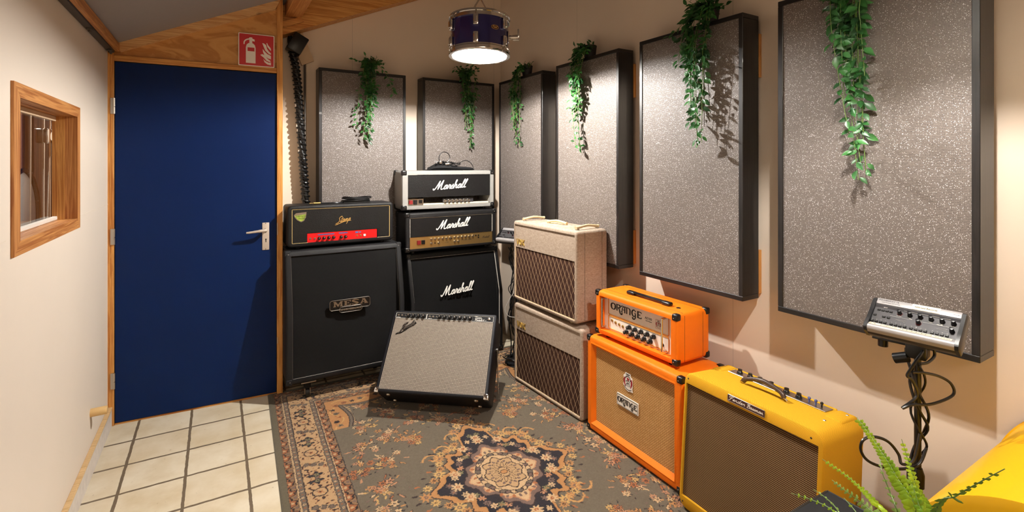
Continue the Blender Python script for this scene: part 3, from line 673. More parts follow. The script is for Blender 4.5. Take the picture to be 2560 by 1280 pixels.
# ------------------------------------------------------------ drum lamps
def lamp(label, x, y, z0, bulb, watt, yaw=0, tilt=0.0, hang=2.2):
    t = thing('drum_pendant_lamp', label, 'lamp', (x, y, z0), yaw, tilt, 'pendant lamps made from drums')
    r, h = .168, .225
    # shell: hollow drum
    g = G(); g.lathe([(r, .02), (r, h-.02), (r-.007, h-.02), (r-.007, .02)], n=64, cap=False); k = len(g.v)
    for j in range(64): g.f.append((192+j, 192+(j+1) % 64, (j+1) % 64, j))
    obj('shell', g, m['drum_blue'], t)
    g = G().lathe([(r-.0075, .004), (r-.0075, h-.03), (.0005, h-.03)], n=64, cap=False); obj('reflector', g, m['lamp_inside'], t)
    hoop = [(r-.006, -.002), (r+.010, -.002), (r+.012, .004), (r+.012, .010), (r+.004, .012), (r+.004, .026), (r+.009, .029), (r+.009, .034), (r+.001, .034)]
    def ring(prof):
        g = G(); n = 72; L = [[(rr*math.cos(2*PI*j/n), rr*math.sin(2*PI*j/n), zz) for j in range(n)] for rr, zz in prof+[prof[0]]]
        return g.loops(L, False, False)
    obj('hoop', ring(hoop), m['chrome'], t); obj('hoop', ring([(a, h-b) for a, b in hoop]), m['chrome'], t)
    obj('top_head', G().lathe([(.0005, h-.012), (r-.008, h-.012), (r-.008, h-.008), (.0005, h-.008)], n=48), m['drum_white'], t)
    lug = None
    for k in range(6):
        a = R(-90-3+60*k)
        for z, s in ((.062, 1), (.160, -1)):
            gg = G(); gg.rbox(-.015, .015, -.018, 0, -.030, .030, .005, 2); gg.rbox(-.008, .008, -.023, -.016, -.020, .020, .003, 1)
            zo = -.03 if s == 1 else .03
            gg.cyl((0, -.012, -.026*s), (0, -.012, -.026*s-.034*s), .0032, 8)
            l = obj('lug', gg, m['chrome'], t, loc=(r*math.cos(a), r*math.sin(a), z), rot=(0, 0, a+PI/2))
    # tom bracket
    gg = G(); gg.rbox(-.02, .02, -.008, 0, -.034, .034, .004); gg.cyl((0, -.006, 0), (0, -.06, 0), .013, 16); gg.rbox(-.006, .006, -.066, -.056, -.004, .048, .003); gg.cyl((0, -.03, -.016), (0, -.065, -.016), .006)
    a = R(-8); obj('tom_bracket', gg, m['chrome'], t, loc=(r*math.cos(a), r*math.sin(a), .105), rot=(0, 0, a+PI/2))
    # oval badge
    a = R(-56); bd = G()
    P = [(.024*math.cos(2*PI*i/24), .0115*math.sin(2*PI*i/24)*(1+.1*abs(math.cos(2*PI*i/24)))) for i in range(24)]
    bd.loops([[(x, .002, z) for x, z in P], [(x, -.002, z) for x, z in P]])
    b = obj('badge', bd, m['label_brown'], t, loc=(r*math.cos(a), r*math.sin(a), .128), rot=(0, 0, a+PI/2))
    bt = join(script('Pearl' if False else 'Pear', -.016, .008, -.004, .006, .0013, -.0022, .0006), script('l', .008, .014, -.004, .006, .0013, -.0022, .0006))
    obj('badge_lettering', bt, m['gold_paint'], b); bb = G().tube([(x*.97, -.0024, z*.97) for x, z in P], .0009, 6, False, True); obj('badge_rim', bb, m['gold_paint'], b)
    # chain
    g = G(); zt = h
    for k in range(2): g.tube([(.055*(-1)**k, 0, zt-.010), (.040*(-1)**k, 0, zt+.05), (.002, 0, zt+.125)], .0045, 8)
    z = zt+.115; i = 0
    while z < hang-.02:
        e = [(0.011*math.cos(q_), 0, z+.016+.02*math.sin(q_)) if i % 2 else (0, 0.011*math.cos(q_), z+.016+.02*math.sin(q_)) for q_ in np.linspace(0, 2*PI, 13)[:-1]]
        g.tube(e, .0028, 6, False, True); z += .031; i += 1
    obj('hanging_chain', g, m['chrome'], t)
    bl = obj('bulb', join(G().ball((0, 0, bulb+.037), .016, n=16), G().cyl((0, 0, bulb+.049), (0, 0, h-.031), .010)), m['bulb_glow'], t)
    l = bpy.data.lights.new('drum_lamp_light', 'POINT'); l.energy = watt; l.color = LAMPCOL; l.shadow_soft_size = .018
    o = bpy.data.objects.new('drum_lamp_light', l); C.objects.link(o); o.parent = t; o.location = (0, 0, bulb)
    return t
def ceil_at(x, y): return zc(x*NQ.x+y*NQ.y)
L_lab = ['blue drum shell lamp with chrome hoops, glowing and hanging from a chain above the amps', 'drum lamp hanging out of frame above the yellow barrel', 'drum lamp added out of frame as fill for the left wall']
for i, (x, y, z, b, wt) in enumerate(LAMPS):
    lamp(L_lab[i], x, y, z, b, wt, 0, R(3.0) if i == 0 else 0, ceil_at(x, y)-z-.005)

# ------------------------------------------------------------ amplifier parts
def knob(g, x, z, y, r, d, n=16, skirt=True):
    if skirt: g.lathe([(.0004, 0), (r*1.25, 0), (r*1.2, .0015), (r, .003), (r*.9, d), (.0004, d)], (x, y, z), (0, -1, 0), n)
    else: g.lathe([(.0004, 0), (r, 0), (r*.95, d*.9), (r*.8, d), (.0004, d)], (x, y, z), (0, -1, 0), n)
    g.box(x-.0006, x+.0006, y-d-.0006, y-d+.001, z, z+r*.8) if False else None
    return g
def knobs(parent, pts, y, r, d, mat, name='knob', pointer=None):
    k0 = obj(name, knob(G(), 0, 0, 0, r, d), mat, parent, loc=(pts[0][0], y, pts[0][1]))
    ks = [k0]+[inst(k0, (x, y, z)) for x, z in pts[1:]]
    if pointer:
        p0 = obj('pointer', G().box(-.0007, .0007, -d-.0007, -d+.0003, r*.1, r*.85), pointer, k0)
        for k in ks[1:]: p_ = p0.copy(); C.objects.link(p_); p_.parent = k
    return ks
def jacks(parent, pts, y, r=.0045, mat='steel', name='jack'):
    k0 = obj(name, G().lathe([(r*1.5, 0), (r*1.5, .002), (r, .002), (r, .0045), (r*.5, .0045), (r*.5, .001)], (0, 0, 0), (0, -1, 0), 12), m[mat], parent, loc=(pts[0][0], y, pts[0][1]))
    for x, z in pts[1:]: inst(k0, (x, y, z))
def corner(parent, w, d, h, s=.030, mat='black_plastic', e=.0028, slant=None, which='all', rivet=True):
    zk = slant
    g = G(); g.rbox(-e, s, -e, s, -s, e, .008, 3)
    if rivet: g.ball((s*.6, -e-.0004, -s*.6), .003, n=8)
    c0 = None
    for sx in (-1, 1):
        for fy_ in (0, 1):
            for fz in (0, 1):
                if which == 'front' and fy_: continue
                if which == 'top' and not fz: continue
                gg = G(); gg.rbox(-e, s, -e, s, -s, e, .008, 3)
                dy = slant if (slant and fz and not fy_) else 0
                M = Matrix.Translation((sx*w/2, (d if fy_ else dy), (h if fz else 0))) @ Matrix.Diagonal((-sx, -1 if fy_ else 1, 1 if fz else -1, 1))
                gg.tf(M)
                o = obj('corner_cap', gg, m[mat], parent)
                if rivet:
                    rr = G().ball((0, 0, 0), .0032, n=8); zz = (h-s*.55) if fz else s*.55
                    rr.tf(Matrix.Translation((sx*(w/2-s*.55), (dy if not fy_ else d)-e*(1 if not fy_ else -1), zz))); obj('rivet', rr, m['steel'], o)
def feet(parent, w, d, h=.016, r=.014, mat='black_rubber'):
    for sx in (-1, 1):
        for y in (.05, d-.05): obj('foot', G().lathe([(r*.8, 0), (r, h*.3), (r, h)], (sx*(w/2-.07), y, -h), n=14), m[mat], parent)
Yw = lambda deg: R(deg)

# --- Mesa 4x12
ms = thing('speaker_cabinet', 'tall black speaker cabinet with a silver-lettered oblong plate, standing beside the blue door', 'speaker cabinet', (-1.062, 3.237, .122), R(30.87)); ms.scale = (.985,)*3
W_, D_, H_ = .762, .36, .825; SL = (.45, .088)
obj('cabinet_body', shell(W_, D_, H_, .034, .030, .030, .022, slant=SL, rc=.02, re=.012), m['tolex_soft_black'], ms)
obj('speaker_grille', slab(-W_/2+.0345, W_/2-.0345, .0305, H_-.0305, .0215, .0102, .004, SL, H_), m['grille_black_a'], ms)
obj('piping', piping(-W_/2+.036, W_/2-.036, .032, H_-.032, .010, .0015, .006, SL, H_), m['grey_metal'], ms)
fyz = lambda z: max(0, (z-SL[0])/(H_-SL[0]))*SL[1]
bdg = slab(-.122, .138, .428, .492, .010, .006, .014); 
bo2 = obj('badge', join(bdg, slab(-.062, .086, .408, .445, .0095, .0055, .018)), m['black_plastic'], ms)
gg = G(); gg.tube([(x, .0055, z) for x, z in rrect(-.122, .138, .428, .492, .014, 5)], .0016, 6, False, True); gg.tube([(x, .005, z) for x, z in rrect(-.062, .086, .408, .445, .018, 6)], .0016, 6, False, True)
obj('badge_rim', gg, m['steel'], bo2)
def mesa_letters():
    g = G(); y0, y1 = .0045, .0062
    def P(pts, x, w): g.prism([(x+a*w, .4505+b*.034) for a, b in pts], y0, y1)
    x = -.100
    P([(0,0),(.3,0),(.3,.12),(.24,.14),(.24,.62),(.5,0),(.56,0),(.8,.62),(.8,.14),(.72,.12),(.72,0),(1.08,0),(1.08,.12),(1.0,.14),(1.0,.86),(1.08,.88),(1.08,1),(.8,1),(.54,.42),(.28,1),(0,1),(0,.88),(.08,.86),(.08,.14),(0,.12)], x, .056)
    x = -.034
    P([(0,0),(1,0),(1,.3),(.9,.3),(.8,.13),(.42,.13),(.42,.44),(.62,.44),(.66,.36),(.74,.36),(.74,.64),(.66,.64),(.62,.56),(.42,.56),(.42,.87),(.8,.87),(.9,.7),(1,.7),(1,1),(0,1),(0,.88),(.12,.86),(.12,.14),(0,.12)], x, .046)
    ribbon(g, [(.062, .4795), (.040, .4835), (.022, .477), (.040, .4675), (.058, .460), (.040, .4515), (.018, .4565)], [.005, .0075, .009, .0115, .009, .0075, .005], y1, .0016)
    x = .070
    P([(0,0),(.36,0),(.36,.12),(.27,.14),(.32,.28),(.62,.28),(.62,.40),(.37,.40),(.48,.74),(.62,.40),(.62,.28),(.68,.14),(.6,.12),(.6,0),(1.1,0),(1.1,.12),(1.0,.14),(.66,1),(.3,1),(.3,.88),(.38,.86),(.12,.14),(0,.12)], x, .050)
    g.add(*(lambda t: (t.v, t.f))(text('ENGINEERING', .0165, y=.0042, x=.012, z=.421, sx=1.22, th=.0016, bold=.0002)))
    return g
obj('badge_lettering', mesa_letters(), m['steel'], bo2, 0)
corner(ms, W_, D_, H_, .036, 'tolex_soft_black', slant=SL[1])
for sx in (-1, 1):
    for y in (.07, D_-.06):
        cs = obj('caster', join(G().rbox(sx*.25-.045, sx*.25+.045, y-.065, y+.03, -.009, -.0005, .002, 1)), m['steel'], ms)
        obj('caster_stem', G().rbox(sx*.25-.020, sx*.25+.020, y-.02, y+.02, -.062, -.009, .006), m['black_matte'], cs)
        obj('wheel', G().lathe([(.02, -.012), (.0295, -.012), (.0305, 0), (.0295, .012), (.02, .012)], (sx*.25, y, -.0930), (1, 0, 0), 20), m['black_rubber'], cs)
        obj('caster_fork', join(G().box(sx*.25-.018, sx*.25-.014, y-.016, y+.016, -.098, -.03), G().box(sx*.25+.014, sx*.25+.018, y-.016, y+.016, -.098, -.03)), m['steel'], cs)
# --- Stamp head
stp = thing('amplifier_head', 'black amp head with a bright red control panel and small gold handwriting', 'amplifier', (-1.136, 3.341, .9510), R(31.86)); stp.scale = (.985,)*3
W_, D_, H_ = .700, .225, .272
obj('cabinet_body', shell(W_, D_, H_, .024, .020, .026, .012, rc=.022, re=.012), m['tolex_black'], stp)
fx = .972
g = slab(-.324, .324, .088, H_-.022, .012, .006, .003); g.add(*(lambda t: (t.v, t.f))(slab(-.324, -.232, .027, .0879, .012, .006, .002))); g.add(*(lambda t: (t.v, t.f))(slab(.235, .324, .027, .0879, .012, .006, .002)))
obj('front_panel', g, m['levant_black'], stp)
rp = obj('control_panel', slab(-.230, .233, .026, .0865, .0118, .009, .002), m['red_panel'], stp)
g = G(); g.tube([(-.226, .005, .0255), (-.320, .005, .0255), (-.323, .005, .0285), (-.323, .005, H_-.027), (-.320, .005, H_-.024), (.320, .005, H_-.024), (.323, .005, H_-.027), (.323, .005, .0285), (.320, .005, .0255), (.236, .005, .0255)], .0018, 6, False)
obj('piping', g, m['piping_gold'], stp)
knobs(rp, [(-.155+.031*k, .049) for k in range(4)]+[(-.012, .047), (.017, .047)], .0088, .0088, .018, m['knob_black'], pointer=m['logo_white'])
jacks(rp, [(-.211, .051), (-.182, .050)], .0088); jacks(rp, [(.095, .049), (.120, .049)], .0088, .004, 'brass', 'toggle_switch')
obj('rocker_switch', G().rbox(.138, .154, .004, .009, .041, .056, .001, 1), m['white_plastic'], rp)
obj('tape_label', join(slab(-.164, -.058, .069, .0765, .0089, .0083, .0005), slab(-.028, .030, .070, .078, .0089, .0083, .0005)), m['blue_tape'], rp); obj('tape_label', join(slab(.083, .103, .066, .078, .0089, .0083, .0005), slab(.108, .122, .068, .076, .0089, .0083, .0005)), m['blue_tape'], rp)
lt = script('Stamp', -.046, .046, .144, .020, .0030, .0056, .002, .45, .14)
ribbon(lt, [(-.054, .132), (-.045, .133), (-.02, .142), (.01, .152), (.054, .158)], [.0015, .0035, .0032, .0026, .0012], .0056, .002)
obj('logo_lettering', lt, m['gold_paint'], stp)
stk = obj('sticker', G().prism([(-.312, .212), (-.298, .224), (-.235, .2285), (-.238, .195), (-.250, .172), (-.268, .163), (-.292, .177), (-.307, .196)], .0048, .0058), m['steel'], stp)
obj('sticker_print', G().prism([(-.308, .207), (-.240, .2145), (-.243, .195), (-.254, .176), (-.268, .169), (-.288, .181), (-.302, .198)], .0040, .0047), m['sticker_green'], stk)
gi = G()
for k in range(7): ribbon(gi, [(-.300+.0085*k, .200-.001*k), (-.296+.0085*k, .209), (-.293+.0085*k, .198), (-.289+.0085*k, .205)], .0015, .0039, .0004)
for k in range(5): ribbon(gi, [(-.288+.0085*k, .184), (-.284+.0085*k, .193), (-.281+.0085*k, .182), (-.278+.0085*k, .190)], .0015, .0039, .0004)
obj('sticker_lettering', gi, m['ink_black'], stk)
feet(stp, W_, D_, .0165)
# --- Marshall 4x12
mc = thing('speaker_cabinet', 'black slanted speaker cabinet with white script, behind the tilted silver-grille combo', 'speaker cabinet', (-.397, 3.751, .0165), R(31.6))
W_, D_, H_ = .765, .358, .808; SL = (.47, .092)
obj('cabinet_body', shell(W_, D_, H_, .026, .034, .026, .022, slant=SL, rc=.02, re=.012), m['tolex_black'], mc)
obj('speaker_grille', slab(-W_/2+.0265, W_/2-.0265, .0265, H_-.0345, .0215, .014, .004, SL, H_), m['grille_black_b'], mc)
obj('piping', piping(-W_/2+.028, W_/2-.028, .028, H_-.036, .012, .0024, .005, SL, H_), m['piping_white'], mc)
M_ = Matrix.Translation((0, fyz(.0), 0))
lg = script('Marshall', -.128, .120, 0, .031, .0060, 0, .004, .35, .06)
lg.tf(Matrix.Translation((0, .0136+.017/.338*.092, .487)) @ Matrix.Rotation(-math.atan(.092/.338), 4, 'X'))
obj('logo_lettering', lg, m['logo_white'], mc); corner(mc, W_, D_, H_, .034, slant=SL[1]); feet(mc, W_, D_, .0155)
# --- Marshall black head
mb = thing('amplifier_head', 'black amp head with a gold control panel and white script, under the silver head', 'amplifier', (-.445, 3.762, .8495), R(31.6))
W_, D_, H_ = .75, .215, .283
obj('cabinet_body', shell(W_, D_, H_, .032, .036, .020, .014, rc=.02, re=.012), m['tolex_black'], mb)
obj('front_panel', slab(-.3425, .3425, .105, H_-.037, .014, .006, .003), m['levant_black'], mb)
gp = obj('control_panel', slab(-.3425, .3425, .0205, .1045, .014, .010, .002), m['brass'], mb)
obj('piping', G().tube([(-.3405, .006, .105), (-.3405, .006, H_-.042), (-.337, .006, H_-.0385), (.337, .006, H_-.0385), (.3405, .006, H_-.042), (.3405, .006, .112), (.337, .006, .106)], .0018, 6, False), m['piping_white'], mb)
kp = [(-.174+.0302*k, .082-.0*k) for k in range(6)]+[(.015+.0306*k, .0815) for k in range(6)]+[(-.174, .052), (-.116, .051), (.015, .052), (.045, .051)]
knobs(gp, kp, .0098, .0078, .012, m['steel']); jacks(gp, [(.196, .082), (.219, .082), (.219, .066)], .0098, .004, 'black_plastic')
jacks(gp, [(-.145, .051), (-.01, .075)], .0098, .003, 'black_plastic', 'push_button')
obj('power_switch', G().rbox(-.286, -.258, .002, .0098, .050, .080, .001, 1), m['led_red'], gp, label='lit red rocker switch'); obj('standby_switch', G().rbox(-.252, -.226, .002, .0098, .050, .080, .001, 1), m['black_plastic'], gp)
obj('panel_lettering', join(text('JCM 2000 - 100W', .012, y=.0096, x=.115, z=.052, sx=.95, th=.0006), text('TSL100', .009, y=.0096, x=-.05, z=.046, th=.0006), script('Marshall', .255, .315, .058, .007, .0012, .0098, .0006)), m['ink_black'], gp)
obj('logo_lettering', script('Marshall', -.120, .125, .150, .030, .0060, .006, .004, .35, .06), m['logo_white'], mb); corner(mb, W_, D_, H_, .034); feet(mb, W_, D_, .0165)
# --- Marshall silver head
ml = thing('amplifier_head', 'silver-covered amp head with a black script front, top of the black stack', 'amplifier', (-.468, 3.772, 1.1525), R(29.88))
W_, D_, H_ = .75, .205, .287
g = G(); g = shell(W_, D_, H_, .046, .030, .028, D_-.001, rc=.02, re=.012)
# open-backed sleeve
body = shell(W_, D_, H_, .046, .030, .028, .17, rc=.02, re=.012)
body = G(); Ls = []
for (ins, y) in ((.012, D_), (.004, D_-.002), (0, D_-.012), (0, .012), (.004, .002), (.012, 0)): Ls.append([(x, y, z) for x, z in rrect(-W_/2+ins, W_/2-ins, ins, H_-ins, .02-ins*.4, 4)])
for y in (0, D_): Ls.append([(x, y, z) for x, z in rrect(-W_/2+.042, W_/2-.034, .028, H_-.030, .004, 4)])
Ls.append(Ls[0]); body.loops(Ls, False, False)
obj('cabinet_body', body, m['tolex_silver'], ml)
obj('front_panel', slab(-.332, .340, .090, H_-.032, .016, .006, .003), m['levant_black'], ml)
obj('logo_lettering', script('Marshall', -.122, .128, .142, .030, .0060, .006, .004, .35, .06), m['logo_white'], ml)
ch = obj('chassis', G().rbox(-.331, .339, .03, .15, .0285, .040, .002, 1), m['tape_cream'], ml)
obj('control_plate', slab(-.331, -.205, .030, .078, .032, .028, .002), m['steel'], ml)
obj('power_switch', G().rbox(-.318, -.290, .017, .028, .040, .068, .002, 1), m['led_red'], ml, label='lit red rocker switch')
obj('rocker_switch', G().rbox(-.282, -.256, .017, .028, .036, .070, .002, 1), m['black_plastic'], ml); obj('rocker_switch', G().rbox(-.240, -.216, .017, .028, .046, .070, .002, 1), m['black_plastic'], ml)
obj('control_plate', slab(-.05, .205, .036, .074, .034, .031, .002), m['mixer_grey'], ml)
knobs(ml, [(-.033+.0325*k, .056) for k in range(7)], .0305, .0105, .016, m['steel'])
corner(ml, W_, D_, H_, .036); feet(ml, W_, D_, .0155)

# --- Fender Twin, tilted back on its legs
tw = thing('combo_amplifier', 'black combo amp with silver woven grille, tilted back on chrome legs on the rug', 'amplifier', (-.474, 2.86, .154), R(-8.47), R(38.63))
W_, D_, H_ = .676, .215, .497
obj('cabinet_body', shell(W_, D_, H_, .017, .014, .018, .016, rc=.016, re=.010), m['tolex_bluish'], tw)
obj('speaker_grille', slab(-.3195, .3195, .019, .4455, .016, .004, .002), m['grille_silver'], tw)
cp = obj('control_panel', slab(-.3195, .3195, .446, H_-.015, .015, .003, .002), m['black_matte'], tw)
g = G()
for a, b in ((-.318, -.116), (-.113, .318)): g.tube([(x, .0028, z) for x, z in rrect(a, b, .4475, .4815, .002, 2)], .0011, 5, False, True)
obj('panel_outline', g, m['logo_white'], cp)
knobs(cp, [(-.234+.0335*k, .4655) for k in range(4)]+[(-.028+.033*k, .4655) for k in range(7)], .0028, .0105, .017, m['knob_black'])
for x in [-.234+.0335*k for k in range(4)]+[-.028+.033*k for k in range(7)]:
    obj('knob_cap', G().lathe([(.0004, 0), (.0052, 0), (.0048, .0008), (.0004, .0008)], (x, -.0145, .4655), (0, -1, 0), 12), m['steel'], cp)
g = G()
for x in [-.234+.0335*k for k in range(4)]+[-.028+.033*k for k in range(7)]:
    for j in range(9):
        a = R(-50+35*j); g.box(x+.0145*math.cos(a)-.0007, x+.0145*math.cos(a)+.0007, .0020, .0028, .4655+.0145*math.sin(a)-.0007, .4655+.0145*math.sin(a)+.0007)
g.add(*(lambda t: (t.v, t.f))(text('NORMAL', .006, y=.0024, x=-.298, z=.4505, th=.0006))); g.add(*(lambda t: (t.v, t.f))(text('VIBRATO', .006, y=.0024, x=-.09, z=.4505, th=.0006)))
g.add(*(lambda t: (t.v, t.f))(script('Twin', .197, .245, .4665, .0065, .0016, .0026, .0006))); g.add(*(lambda t: (t.v, t.f))(script('Reverb-A', .200, .262, .4525, .0060, .0014, .0026, .0006))); g.add(*(lambda t: (t.v, t.f))(text('MP', .006, y=.0024, x=.270, z=.4535, th=.0006)))
obj('panel_lettering', g, m['logo_white'], cp)
jacks(cp, [(-.302, .466), (-.279, .466), (-.095, .466), (-.072, .466)], .0028); jacks(cp, [(-.257, .466), (-.050, .466)], .0028, .003, 'steel', 'toggle_switch')
obj('jewel_light', G().lathe([(.009, 0), (.0085, .004), (.005, .006), (.0004, .006)], (.291, .0028, .4655), (0, -1, 0), 14), m['steel'], cp)
lg = script('Fender', -.270, -.185, .362, .021, .0058, .003, .004, .42, .52)
ribbon(lg, [(-.292, .342), (-.280, .350), (-.262, .353), (-.235, .372), (-.205, .398), (-.172, .420)], [.003, .007, .0055, .0045, .0045, .002], .003, .003)
lgo = obj('logo_lettering', lg, m['black_plastic'], tw)
obj('logo_edge', script('Fender', -.270, -.185, .362, .021, .0020, -.0012, .0008, .42, .52), m['steel'], lgo)
for sx in (-1, 1):
    gg = G().rbox(sx*W_/2-.019-.0*sx, sx*W_/2+.019, -.003, .028, -.003, .030, .004, 2) if False else G()
    x0, x1 = (W_/2-.024, W_/2+.0025) if sx > 0 else (-W_/2-.0025, -W_/2+.024)
    gg.rbox(x0, x1, -.0028, .03, -.0028, .028, .004, 2); obj('corner_cap', gg, m['chrome'], tw)
for sx in (-1, 1):
    for y in (.045, D_-.035): obj('foot', G().lathe([(.0004, 0), (.013, 0), (.011, .006), (.004, .009), (.0004, .009)], (sx*.265, y, 0), (0, 0, -1), 14), m['steel'], tw)
    lg_ = obj('tilt_leg', join(G().cyl((sx*(W_/2+.002), .10, .31), (sx*(W_/2+.012), .10, .31), .012, 16), G().rbox(min(sx*(W_/2+.006), sx*(W_/2+.010)), max(sx*(W_/2+.006), sx*(W_/2+.010)), .09, .11, .02, .31, .001, 1).tf(Matrix.Translation((0, .10, .31)) @ Matrix.Rotation(R(38.6+8), 4, 'X') @ Matrix.Translation((0, -.10, -.31)))), m['chrome'], tw)
obj('handle', G().tube([(-.10, .10, H_+.002), (-.085, .10, H_+.018), (0, .10, H_+.028), (.085, .10, H_+.018), (.10, .10, H_+.002)], .007, 8), m['black_plastic'], tw)

# --- VOX pair
def vox(label, loc, yaw, w, d, h, zg, handles, lx):
    t = thing('combo_amplifier' if handles else 'speaker_cabinet', label, 'amplifier' if handles else 'speaker cabinet', loc, yaw)
    obj('cabinet_body', shell(w, d, h, .018, .024, .018, .018, rc=.022, re=.014), m['tolex_fawn'], t)
    obj('upper_front', slab(-w/2+.020, w/2-.020, zg+.003, h-.026, .018, .006, .003), m['tolex_fawn'], t)
    obj('speaker_grille', slab(-w/2+.020, w/2-.020, .022, zg+.002, .018, .010, .002), m['grille_diamond'], t)
    obj('piping', join(piping(-w/2+.0195, w/2-.0195, .0195, h-.0255, .009, .0028, .006)), m['brass' if False else 'cream_leather'], t)
    g = G(); H = .036; z = zg+.022; x = lx
    yb = .0055
    def st(pts, wd=.0055): ribbon(g, [(x+a*.031, z+b*H) for a, b in pts], wd, yb, .004, smooth=False)
    st([(0, 1), (.28, 0), (.42, 0), (.78, 1)]); st([(-.06, 1), (.18, 1)], .003); st([(.62, 1), (.9, 1)], .003); x += .031
    g.tube([(x+.014+.0115*math.cos(a), yb-.002, z+H*.5+.0165*math.sin(a)) for a in np.linspace(0, 2*PI, 17)[:-1]], .0028, 6, False, True)
    g.tube([(x+.014+.006*math.cos(a), yb-.002, z+H*.5+.009*math.sin(a)) for a in np.linspace(0, 2*PI, 13)[:-1]], .0014, 6, False, True); x += .033
    st([(0, 1), (.85, 0)]); st([(.85, 1), (0, 0)]); st([(-.05, 1), (.2, 1)], .003); st([(.65, 0), (.95, 0)], .003); st([(.68, 1), (.98, 1)], .003)
    obj('logo_lettering', g, m['logo_gold'], t)
    # seams of the back panel on the sides
    s = G()
    for yy in (.062, d-.045):
        s.box(w/2-.0002, w/2+.0006, yy-.0008, yy+.0008, .012, h-.012)
    obj('side_seam', s, m['ink_black'], t)
    if handles:
        for (xa, ya, xb, yb_) in handles:
            a = Vector((xa, ya, h)); b = Vector((xb, yb_, h)); dd = (b-a)
            hh = obj('handle', G().tube([a+Vector((0, 0, .012)), a+dd*.12+Vector((0, 0, .015)), a+dd*.5+Vector((0, 0, .023)), a+dd*.88+Vector((0, 0, .015)), b+Vector((0, 0, .012))], [.0105, .0085, .008, .008, .0085, .0105], 12), m['cream_leather'], t)
            obj('handle_mount', join(*[G().lathe([(.012, 0), (.012, .006), (.006, .010)], p, n=12) for p in (a+dd*.06, b-dd*.06)]), m['steel'], hh)
        v = G()
        for k in range(3): v.rbox(-.12+.10*k, -.04+.10*k, .05+.02*k, .14, h-.001, h+.0015, .001, 1)
        obj('vent_grille', v, m['cream_leather'], t)
        obj('side_screw', join(*[G().ball((w/2+.001, .19, z_), .004, n=8) for z_ in (h-.07, h-.16)]), m['steel'], t)
    return t
vl = vox('cream textured cabinet with brown diamond grille, standing on the rug under its twin', (.206, 3.127, .0085), R(-56.4), .700, .26, .530, .352, None, -.312)
corn = [obj('foot', G().lathe([(.012, 0), (.012, .008)], (sx*.28, y, -.008), n=12), m['black_rubber'], vl) for sx in (-1, 1) for y in (.05, .2)]
vu = vox('cream textured combo with three leather handles, stacked on the lower cream cabinet', (.190, 3.146, .5605), R(-58.05), .686, .240, .539, .358, [(-.262, .03, -.275, .215), (-.075, .10, .095, .125), (.300, .03, .287, .215)], -.302)
for sx in (-1, 1):
    for y in (.05, .2): obj('foot', G().lathe([(.010, 0), (.013, .005), (.013, .021)], (sx*.24, y, -.0212), n=12), m['cream_leather'], vu)

# --- Orange cabinet and head
ORW = {}
def orange_word(x0, x1, z, h, y=0, th=.001):
    """heavy 1970s lettering with curled tails"""
    g = G(); W = (x1-x0); u = W/6.35
    def rb(pts, wd): ribbon(g, [(x0+a*u, z+b*h) for a, b in pts], [w_*h for w_ in wd] if isinstance(wd, (list, tuple)) else wd*h, y, th)
    k = .24
    rb([(.5,1),(.14,.82),(.06,.5),(.16,.16),(.5,0),(.84,.16),(.94,.5),(.86,.82),(.5,1)], [.12,.26,.34,.26,.12,.26,.34,.26,.12])
    rb([(1.3,1),(1.3,.5),(1.3,.02)], k); rb([(1.1,.98),(1.6,1.0),(1.95,.86),(1.92,.62),(1.5,.5)], [.10,.12,.26,.22,.10])
    rb([(1.55,.5),(1.8,.3),(1.9,-.1),(2.1,-.38),(2.35,-.36),(2.36,-.16)], [.14,.22,.22,.18,.22,.26])
    rb([(2.1,.02),(2.5,.02)], .09); rb([(2.2,.9),(2.45,1.0),(2.8,.98),(3.1,1.0)], [.22,.12,.1,.16]); rb([(2.35,.0),(2.45,.6),(2.7,.95)], [.16,.16,.12]); rb([(2.95,1.0),(2.95,.5),(2.95,.02)], k); rb([(2.4,.42),(2.95,.45)], .1)
    rb([(3.35,1),(3.35,.5),(3.35,.02)], k*.9); rb([(3.2,1.0),(3.7,.98),(4.0,.8),(4.02,.4),(4.0,.02)], [.1,.12,.24,.24,.24])
    rb([(5.15,.8),(4.9,1.0),(4.6,.9),(4.42,.55),(4.55,.12),(4.9,.0),(5.1,.25),(5.12,.5),(4.9,.5)], [.16,.14,.22,.28,.22,.14,.16,.14,.1]); rb([(5.08,.3),(5.1,-.1),(4.9,-.42),(4.6,-.4),(4.58,-.22)], [.2,.2,.18,.24,.28])
    rb([(5.6,1),(5.6,.5),(5.6,.02)], k*1.1); rb([(5.5,.97),(6.2,.97),(6.25,.8)], [.12,.12,.08]); rb([(5.6,.5),(6.05,.52)], .12); rb([(5.5,.04),(6.2,.04),(6.3,.22)], [.12,.14,.08])
    return g
